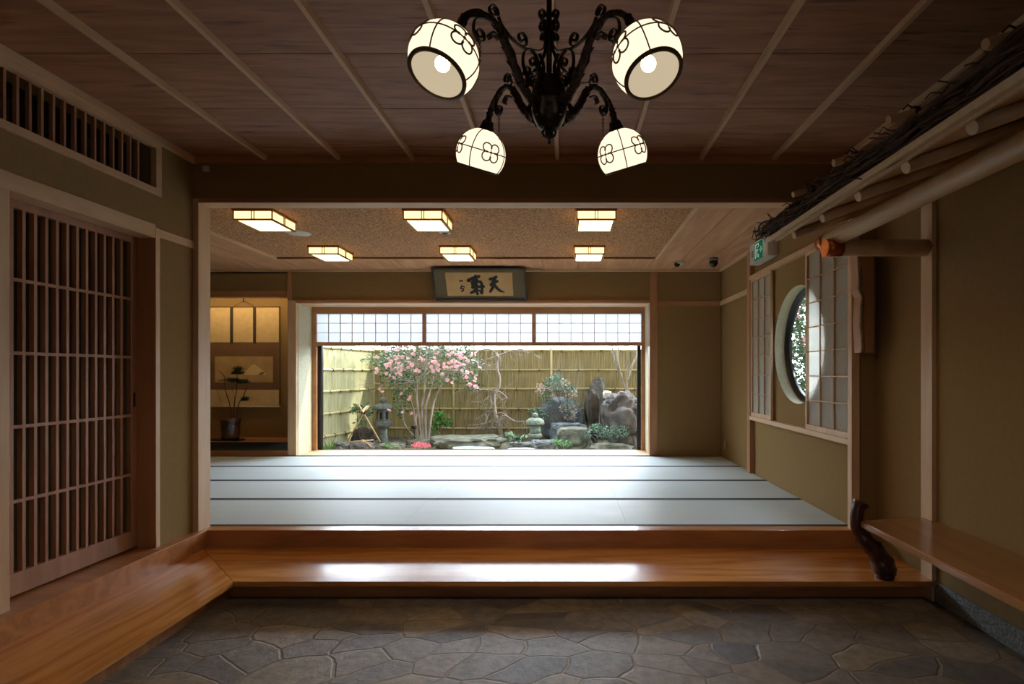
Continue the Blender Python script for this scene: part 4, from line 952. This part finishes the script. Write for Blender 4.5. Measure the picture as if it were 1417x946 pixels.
rock('garden_rock', 700, 742, 611, 626, 9.5, M['rock'], 'low grey rock between the long rock and the small lantern', .3, 9)
rock('garden_rock', 483, 518, 612, 626, 9.4, M['rock_brown'], 'round reddish brown basin rock under the bamboo water spout', .35, 10, flat=1)
rock('garden_rock', 462, 484, 610, 626, 9.4, M['rock'], 'dark angular rock left of the reddish basin rock', .25, 11)
rock('garden_rock', 485, 519, 590, 616, 10.4, M['rock_dark'], 'dark sloping rock behind the bamboo water spout', .22, 12, peak=.3)
rock('garden_rock', 520, 562, 613, 626, 9.6, M['rock_moss'], 'low mossy rock in front of the tall stone lantern', .35, 13)
rock('garden_rock', 560, 602, 607, 622, 10.0, M['rock_moss'], 'low brown rock behind the pink blossom patch', .4, 14)
rock('garden_rock', 834, 847, 539, 552, 10.35, M['rock_white'], 'small white stone perched beside the big brown boulder', .2, 15).location.z = Z(553, 10.35) 
rock('flat_stone', 626, 686, 618.5, 626, 9.0, M['flat_stone'], 'flat pale stone at the sill in front of the long dark rock', .3, 16, flat=1, rough=.12)
rock('flat_stone', 700, 742, 620.0, 626, 9.0, M['flat_stone'], 'flat pale stone at the sill left of the fern', .3, 17, flat=1, rough=.12)
rock('garden_rock', 815, 880, 612, 628, 9.2, M['rock_moss'], 'low mossy edge rock in front of the big brown boulder', .3, 18, rough=.2)
# ---- tall stone lantern
YL = 10.6; lx = X(530, YL); sL = YL / FPX
t = thing('stone_lantern', (lx, YL, .12), 'tall dark grey stone lantern standing left of the camellia', 'stone lantern')
mt = Matrix.Translation((lx, YL, 0)); zL = lambda py: Z(py, YL)
MB().lathe([(6.5 * sL, .1), (6.2 * sL, zL(606)), (5.6 * sL, zL(595)), (6 * sL, zL(593))], mt, 24, close=True).build('shaft', M['lantern'], t)
MB().lathe([(6 * sL, zL(593)), (11 * sL, zL(590)), (12.5 * sL, zL(588)), (12.5 * sL, zL(583.5)), (8 * sL, zL(583))], mt, 6, smooth=False, close=True).build('platform', M['lantern'], t)
fb = MB().lathe([(8.3 * sL, zL(583.2)), (8.8 * sL, zL(575)), (8.3 * sL, zL(567))], mt, 6, smooth=False, close=True).build('firebox', M['lantern'], t)
b = MB()
for a in (R(-90), R(-30), R(-150)):
    d_ = Vector((math.cos(a), math.sin(a), 0)); s1 = Vector((-d_.y, d_.x, 0)); c = Vector((lx, YL, zL(574.5))) + d_ * 7.62 * sL
    b.obox(Matrix.Translation(c) @ Matrix.Rotation(a, 4, 'Z'), .01, 3.6 * sL, 10 * sL)
b.build('light_opening', M['lantern_dark'], fb)
MB().lathe([(8 * sL, zL(567)), (13.5 * sL, zL(566)), (14.2 * sL, zL(564)), (11 * sL, zL(560.5)), (6 * sL, zL(558)), (3.5 * sL, zL(557.2))], mt, 24, close=True).build('roof', M['lantern'], t)
MB().lathe([(3.4 * sL, zL(557.6))] + [(4.4 * sL * math.sin(R(a)) + .2 * sL, zL(553.5) - 4.2 * sL * math.cos(R(a))) for a in range(30, 181, 15)], mt, 20, close=True).build('finial', M['lantern'], t)
# ---- small snow-viewing lantern
YL2 = 9.9; lx = X(740.5, YL2); sL = YL2 / FPX; zL = lambda py: Z(py, YL2)
t = thing('stone_lantern', (lx, YL2, .12), 'small low stone lantern with wide cap at centre right of the garden', 'stone lantern')
mt = Matrix.Translation((lx, YL2, 0))
M['lantern_green'] = mottled('mossy_granite', (104, 118, 106), (146, 158, 144), 26, 0.9, 0.3, detail=8)
MB().lathe([(7 * sL, .1), (7 * sL, zL(608)), (6.5 * sL, zL(606)), (9 * sL, zL(604.5)), (9.6 * sL, zL(601.5)), (8.5 * sL, zL(599.5))], mt, 24, close=True).build('base', M['lantern_green'], t)
MB().lathe([(6.5 * sL, zL(599.6)), (7.8 * sL, zL(596)), (7.2 * sL, zL(591)), (7.5 * sL, zL(588))], mt, 20, close=True).build('firebox', M['lantern_green'], t)
MB().lathe([(7 * sL, zL(588.2)), (11.5 * sL, zL(587.6)), (13 * sL, zL(585.5)), (12 * sL, zL(581.5)), (8.5 * sL, zL(578.6)), (4 * sL, zL(577.6))], mt, 24, close=True).build('roof', M['lantern_green'], t)
MB().lathe([(3 * sL, zL(578.0))] + [(3.9 * sL * math.sin(R(a)) + .2 * sL, zL(574.3) - 3.6 * sL * math.cos(R(a))) for a in range(30, 181, 15)], mt, 20, close=True).build('finial', M['lantern_green'], t)
# ---- bamboo water spout on crossed poles, ladle
M['bamboo_tan'] = mottled('tan_bamboo', (170, 138, 92), (206, 176, 126), 10, 0.5)
YK = 9.5
t = thing('bamboo_spout', at(503, 612, YK), 'bamboo water spout resting on two crossed bamboo poles', 'water spout')
ga = lambda px, py, dy=0: at(px, py, YK + dy)
MB().tube([ga(478.5, 614, -.05), ga(503, 572, 0), ga(511, 561, .02)], .012, 8).build('pole', M['bamboo_tan'], t)
MB().tube([ga(526, 611, .05), ga(503.5, 572, .02), ga(495.5, 558.5, 0)], .012, 8).build('pole', M['bamboo_tan'], t)
sp2 = MB().tube([ga(500.5, 570.5, -.12), ga(508, 563, .2)], [.026, .028], 14).build('spout', M['bamboo_tan'], t)
MB().tube([ga(500.4, 570.6, -.125), ga(500.5, 570.5, -.119)], .017, 14).build('spout_opening', M['lantern_dark'], sp2)
MB().tube([ga(503, 571.5, -.06), ga(505, 569, .0)], .031, 10).build('cord_lashing', M['twine'], t)
t = thing('bamboo_ladle', at(503, 612, 9.35), 'bamboo ladle laid across the reddish basin rock', 'ladle')
MB().lathe([(0, 0), (.026, 0), (.027, .055), (.023, .055), (.022, .006), (0, .006)], Matrix.Translation(at(502, 612.5, 9.35)), 20).build('cup', M['bamboo_tan'], t)
MB().tube([at(504, 609, 9.33), at(514, 618, 9.2)], .007, 8).build('handle', M['bamboo_tan'], t)
b = MB(); b.tube([at(478, 611.5, 9.38), at(517, 608.5, 9.42)], .01, 8).build('bamboo_rest', M['bamboo_tan'], label='thin bamboo rod lying across the basin rock behind the ladle', cat='bamboo rod')
# ---- spotlight in garden
t = thing('garden_spotlight', at(573, 592, 10.5), 'small black garden spotlight beside the camellia trunks', 'spotlight')
MB().tube([at(571, 591, 10.35), at(575, 591, 10.5)], [.034, .03], 14).build('lamp_head', M['black'], t)
MB().tube([at(574, 593, 10.5), Vector((X(574, 10.5), 10.5, .1))], .008, 8).build('stake', M['black'], t)
# ---- plants
def leaves(b, pts, size, droop=0.0, asp=.45):
    for p in pts:
        s_ = size * random.uniform(.6, 1.25); d_ = Vector((random.gauss(0, 1), random.gauss(0, 1), random.gauss(0, .6) - droop)).normalized()
        sd2 = d_.cross(Vector((random.gauss(0, 1), random.gauss(0, 1), random.gauss(0, 1)))).normalized() * s_ * asp * .5
        b.face([p, p + d_ * s_ * .5 + sd2, p + d_ * s_, p + d_ * s_ * .5 - sd2])
def ell(c, r, n, shell=.5):
    out = []
    while len(out) < n:
        v = Vector((random.uniform(-1, 1), random.uniform(-1, 1), random.uniform(-1, 1)))
        if shell < v.length < 1: out.append(Vector((c[0] + v.x * r[0], c[1] + v.y * r[1], c[2] + v.z * r[2])))
    return out
def branch(b, p, d_, L_, r, depth, droop=0, tips=None, spread=.6):
    q = [p]; dd = d_.normalized(); n_ = 4
    for k in range(n_):
        dd = (dd + Vector((random.gauss(0, .16), random.gauss(0, .16), random.gauss(0, .12) - droop))).normalized(); q.append(q[-1] + dd * L_ / n_)
    b.tube(q, [r * (1 - .55 * k / n_) for k in range(n_ + 1)], 5 if r > .006 else 3, cap=False)
    if tips is not None: tips.append(q[-1]); tips.append(q[-2])
    if depth:
        for k in range(random.choice((2, 3))):
            s_ = random.choice(q[1:]); nd = (dd + Vector((random.gauss(0, spread), random.gauss(0, spread), random.gauss(0, spread * .7)))).normalized()
            branch(b, s_, nd, L_ * random.uniform(.55, .8), r * .55, depth - 1, droop, tips, spread)
def flower_mesh(rad, m, name):
    b = MB()
    for ring, (n_, rr, tilt) in enumerate(((6, 1.0, .35), (5, .7, .8), (4, .4, 1.2))):
        for k in range(n_):
            a = 2 * math.pi * (k + .5 * ring) / n_; d_ = Vector((math.cos(a) * math.cos(tilt), math.sin(a) * math.cos(tilt), math.sin(tilt))); s1 = Vector((-math.sin(a), math.cos(a), 0)) * rad * rr * .5
            o_ = d_ * rad * rr; b.face([Vector((0, 0, 0)), o_ * .55 - s1, o_ - s1 * .5, o_ * 1.05, o_ + s1 * .5, o_ * .55 + s1])
    bmesh.ops.remove_doubles(b.b, verts=b.b.verts, dist=1e-5)
    me = bpy.data.meshes.new(name); b.b.to_mesh(me); b.b.free(); me.materials.append(m); return me
FLOWER = flower_mesh(.05, M['petal'], 'blossom')
def put_flowers(parent, pts, n_parts=100, scale=1.0):
    off = root_loc(parent)
    for p in pts[:n_parts]:
        o = bpy.data.objects.new('blossom', FLOWER); COL.objects.link(o); o.parent = parent; o.location = p - off
        o.rotation_euler = (random.uniform(.2, 1.6), random.uniform(-.7, .7), random.uniform(-.8, .8)); o.scale = [scale * random.uniform(.7, 1.1)] * 3
    rest = pts[n_parts:]
    if rest:
        b = MB()
        for p in rest:
            m4 = Matrix.Translation(p) @ Matrix.Rotation(random.uniform(0, 6), 4, 'Z') @ Matrix.Rotation(random.uniform(.2, 1.6), 4, 'X') @ Matrix.Scale(scale * random.uniform(.6, 1.05), 4)
            for f in FLOWER.polygons: b.face([m4 @ FLOWER.vertices[i].co for i in f.vertices])
        b.build('small_blossoms', M['petal'], parent, kind='stuff', recalc=False)
# camellia
YC = 10.6
cm = thing('camellia_tree', at(580, 606, YC) * 1.0, 'multi trunked camellia full of pink blossoms, left in the garden window', 'tree'); cm.location.z = .12
b = MB(); tips = []
base = [(577, 606), (584, 607), (590, 606), (586, 604), (581, 606), (592, 605)]
tops = [[(574, 585), (578, 560), (571, 525), (562, 490), (555, 465)], [(580, 580), (577, 550), (578, 515), (576, 480), (573, 455)], [(589, 585), (590, 560), (598, 530), (603, 500), (610, 470)],
        [(584, 570), (587, 540), (588, 510), (590, 480), (592, 450)], [(576, 592), (570, 560), (556, 535), (540, 505), (530, 485)], [(596, 580), (602, 552), (616, 525), (635, 500), (650, 482)]]
for q, (bs, tp) in enumerate(zip(base, tops)):
    dy = random.uniform(-.25, .25); pth = [at(*bs, YC)] + [at(px, py, YC + dy * (k + 1) / 5) for k, (px, py) in enumerate(tp)]; pth[0].z = .1
    sp3 = smooth_path(pth, 5); b.tube(sp3, [.029 - .020 * k / len(sp3) for k in range(len(sp3))], 8, rough=.2)
    for k in range(5):
        s_ = sp3[int(len(sp3) * random.uniform(.5, .98))]; branch(b, s_, Vector((random.gauss(0, .8), random.gauss(0, .6), random.uniform(.1, .9))), random.uniform(.35, .6), .012, 2, 0, tips)
low = smooth_path([at(578, 607, YC), at(566, 596, YC - .1), at(559, 584, YC - .15), at(558, 572, YC - .2), at(557, 560, YC - .2)], 4); b.tube(low, [.02 - .01 * k / len(low) for k in range(len(low))], 6)
b.build('trunks', M['bark'], cm)
lp = []
for c, r, n_ in (((590, 470), (1.0, .55, .42), 2300), ((545, 505), (.42, .4, .32), 520), ((555, 530), (.32, .3, .25), 300), ((640, 505), (.4, .4, .4), 420), ((655, 530), (.2, .25, .2), 90), ((590, 520), (.75, .4, .2), 420), ((556, 560), (.16, .2, .28), 200), ((520, 497), (.3, .2, .12), 90), ((530, 580), (.2, .15, .12), 0)):
    cc = at(*c, YC); lp += ell(cc, r, n_, .2)
b = MB(); leaves(b, lp, .075); b.build('foliage', M['leaf'], cm, recalc=False)
fp = []
for c, r, n_ in (((592, 492), (1.0, .5, .34), 110), ((550, 510), (.38, .4, .3), 30), ((638, 510), (.42, .4, .38), 40), ((658, 532), (.2, .2, .2), 7), ((590, 455), (1.0, .5, .3), 60)):
    cc = at(*c, YC - .38); fp += [p for p in ell(cc, r, n_, .1)]
for px, py in ((570, 572), (556, 545), (566, 553), (568, 549), (557, 570), (526, 538), (529, 542), (538, 568), (545, 523)): fp.append(at(px, py, YC - .4))
fp.sort(key=lambda p: (p.z > 2.0, p.y)); put_flowers(cm, fp, 100, .86)
# camellia outside round window
c2 = thing('camellia_tree', (4.5, 9.4, .1), 'flowering camellia seen outside through the round window', 'tree')
b = MB()
for k in range(4): b.tube(smooth_path([Vector((4.5 + .1 * k, 9.4, .08)), Vector((4.4 + .25 * (k - 1.5), 9.4, 1.2)), Vector((4.3 + .5 * (k - 1.5), 9.5, 2.6))], 5), .03, 6)
b.build('trunks', M['bark'], c2)
b = MB(); leaves(b, ell((4.2, 9.4, 2.0), (1.3, .8, 1.8), 15000, .1), .095); b.build('foliage', M['leaf'], c2, recalc=False)
put_flowers(c2, sorted(ell((4.2, 9.2, 2.1), (1.25, .8, 1.6), 620, .2), key=lambda p: p.y), 95, .95)
sun_block_tree = thing('camellia_tree', (4.3, 5.9, .1), 'unseen evergreen added outside the side wall to block sun at the round window', 'tree')  # out of view, added to keep most sun off the tatami
MB().tube([(4.3, 5.9, .08), (4.25, 5.9, 1.5), (4.3, 5.95, 2.8)], [.07, .06, .03], 8).build('trunk', M['bark'], sun_block_tree)
b = MB(); leaves(b, ell((4.3, 5.9, 3.0), (.8, .95, 1.0), 3600, .1), .1); b.build('foliage', M['leaf'], sun_block_tree, recalc=False)
# weeping bare tree
YT = 10.9; wt = thing('bare_tree', at(695, 604, YT), 'bare crooked weeping tree in the middle of the garden', 'tree'); wt.location.z = .12
b = MB(); G = lambda l, dy=0: [at(px, py, YT + dy) for px, py in l]
tr = smooth_path(G([(695, 606), (691, 590), (686, 574), (684, 560), (684, 545), (690, 536), (691, 522), (688, 508), (689, 492)]), 5)
b.tube(tr, [.044 - .022 * k / len(tr) for k in range(len(tr))], 8, rough=.25)
mains = [[(689, 492), (678, 496), (668, 500), (658, 514)], [(689, 492), (700, 488), (712, 484), (730, 482)], [(689, 494), (680, 484), (668, 483)], [(686, 540), (678, 547), (671, 553), (662, 556)], [(686, 541), (672, 539), (655, 537), (636, 538)], [(688, 540), (697, 546), (704, 552)],
         [(686, 572), (678, 569), (668, 574), (657, 581)], [(686, 574), (694, 571), (703, 577), (714, 583), (726, 582)], [(694, 594), (686, 588), (676, 585)], [(671, 572), (674, 579), (671, 586)], [(700, 572), (697, 579)]]
for l in mains:
    dy = random.uniform(-.3, .3); q = smooth_path([at(px, py, YT + dy * k / 3) for k, (px, py) in enumerate(l)], 4); b.tube(q, [.019 - .011 * k / len(q) for k in range(len(q))], 6, rough=.2)
    for k in range(7):
        s_ = random.choice(q[3:]); branch(b, s_, Vector((random.gauss(0, 1), random.gauss(0, .5), random.gauss(-.1, .4))), random.uniform(.14, .38), .0075, 2, .12, None, .7)
b.build('trunk_and_branches', M['bark'], wt)
# right bare tree behind rocks
YT = 10.9; wt = thing('bare_tree', at(867, 600, YT), 'slim bare tree rising behind the big brown boulder', 'tree'); wt.location.z = .12
b = MB()
for l in ([(867, 604), (867, 560), (867, 540), (869, 520), (869, 500), (869, 470)], [(866, 540), (860, 520), (851, 500), (846, 475)], [(868, 528), (874, 508), (882, 490), (888, 470)], [(858, 515), (855, 495), (856, 478)]):
    q = smooth_path([at(px, py, YT) for px, py in l], 4); q[0].z = max(q[0].z, .1); b.tube(q, [.024 - .012 * k / len(q) for k in range(len(q))], 7, rough=.2)
    for k in range(5): branch(b, random.choice(q[len(q) // 2:]), Vector((random.gauss(0, .6), random.gauss(0, .4), .8)), .25, .005, 1)
b.build('trunk_and_branches', M['bark'], wt)
def shrub(name, label, cs, Y, size, m, flowers=None, fm_=None, base=None, n_mul=1, cat='shrub', asp=.45):
    p0 = at(*base, Y) if base else at(cs[0][0], cs[0][1], Y); t = thing(name, (p0.x, Y, .12), label, cat); lp = []
    b = MB()
    for (px, py, rx, rz_, n_) in cs:
        c = at(px, py, Y); s_ = Y / FPX; lp += ell(c, (rx * s_, min(rx, rz_) * s_ * 1.0, rz_ * s_), int(n_ * n_mul), .1)
        b.tube(smooth_path([Vector((p0.x + random.uniform(-.03, .03), Y, .08)), (Vector((p0.x, Y, .1)) + c) / 2 + Vector((random.uniform(-.03, .03), 0, 0)), c], 3), [.010, .009, .008, .008, .007, .006, .005], 5)
    b.build('stems', M['bark_dark'], t)
    b = MB(); leaves(b, lp, size, asp=asp); b.build('foliage', m, t, recalc=False)
    if flowers:
        b = MB(); q = []
        for (px, py, rx, rz_, n_) in flowers: q += ell(at(px, py, Y - .1), (rx * Y / FPX, .12, rz_ * Y / FPX), n_, .1)
        leaves(b, q, size * .8, asp=.8); b.build('blossom_clusters', fm_, t, recalc=False)
    return t
shrub('nandina_shrub', 'small glossy green shrub between camellia and bare tree', [(607, 576, 9, 8, 160), (603, 589, 7, 8, 120), (618, 584, 8, 6, 120)], 10.9, .075, M['leaf_bright'], base=(608, 604))
shrub('green_shrub', 'leafy green shrub behind the bamboo water spout', [(494, 566, 9, 7, 110), (508, 566, 8, 10, 110), (500, 582, 7, 8, 70)], 10.1, .07, M['leaf'], base=(500, 600))
shrub('pieris_shrub', 'tall shrub with dusty pink new leaves in front of the domed boulder', [(768, 532, 17, 13, 520), (770, 521, 6, 5, 70), (785, 540, 13, 10, 260), (755, 548, 12, 10, 200), (789, 562, 12, 12, 160)], 10.62, .055, M['leaf_blue'],
      [(760, 540, 15, 10, 60), (778, 532, 12, 9, 70), (788, 545, 12, 8, 80), (786, 568, 14, 14, 90), (746, 538, 6, 8, 40)], M['petal_dust'], base=(783, 596))
shrub('green_shrub', 'dark leafy shrub behind the small stone lantern', [(738, 570, 9, 7, 120), (750, 574, 7, 8, 90)], 10.5, .06, M['leaf_blue'], base=(744, 598))
shrub('ground_shrub', 'low speckled leafy shrub at the foot of the big brown boulder', [(838, 597, 20, 9, 330), (860, 598, 12, 10, 200), (825, 590, 9, 5, 90), (815, 600, 8, 6, 60)], 9.3, .04, M['leaf_blue'], base=(842, 616))
shrub('broadleaf_plant', 'small broad leaved plant with two leaf tufts behind the low grey rock', [(708, 603, 7, 4, 26), (722, 606, 6, 4, 26)], 9.3, .09, M['leaf'], base=(712, 620), asp=.7)
shrub('fern_plant', 'bright green fern at the sill right of the rounded grey rock', [(777, 613, 10, 5, 110), (768, 610, 5, 3, 40), (787, 615, 5, 2, 30)], 9.0, .06, M['leaf_bright'], base=(778, 622), asp=.25)
shrub('fern_plant', 'small pale plant in front of the mossy rock below the tall lantern', [(537, 616, 6, 4, 40), (545, 618, 4, 2, 20)], 9.2, .05, M['leaf_bright'], base=(538, 622), asp=.4)
shrub('azalea_shrub', 'low deep pink flowering patch below the camellia trunks', [(585, 617, 11, 4, 60)], 9.2, .03, M['leaf'], [(583, 616, 14, 4, 380), (578, 614, 6, 3, 60)], M['petal_deep'], base=(585, 622))
b = MB()
for k in range(120):
    p = at(random.uniform(446, 459), 622, 9.2); p.z = .1; p.y += random.uniform(-.2, .2); d_ = Vector((random.gauss(0, .25), random.gauss(0, .2), 1)).normalized(); L_ = random.uniform(.08, .28); s1 = Vector((.004, 0, 0))
    b.face([p - s1, p + s1, p + s1 * .6 + d_ * L_ * .6, p + d_ * L_ + Vector((d_.x * .05, 0, 0))])
b.build('grass_tuft', M['leaf_bright'], label='tuft of thin grass at the foot of the pale side fence', cat='grass', recalc=False)
b = MB()
for k in range(260):
    px = random.choice((random.gauss(560, 26), random.gauss(640, 30), random.gauss(610, 25))); Yp = random.uniform(9.9, 11.3); p = Vector((X(px, Yp), Yp, .128)); s_ = random.uniform(.012, .028)
    a0 = random.uniform(0, 6); b.face([p + Vector((math.cos(a0 + j * 1.26) * s_, math.sin(a0 + j * 1.26) * s_, random.uniform(0, .008))) for j in range(5)])
b.build('fallen_petals', M['petal'], kind='stuff', label='fallen pink petals scattered on the ground under the camellia', cat='petals', recalc=False)
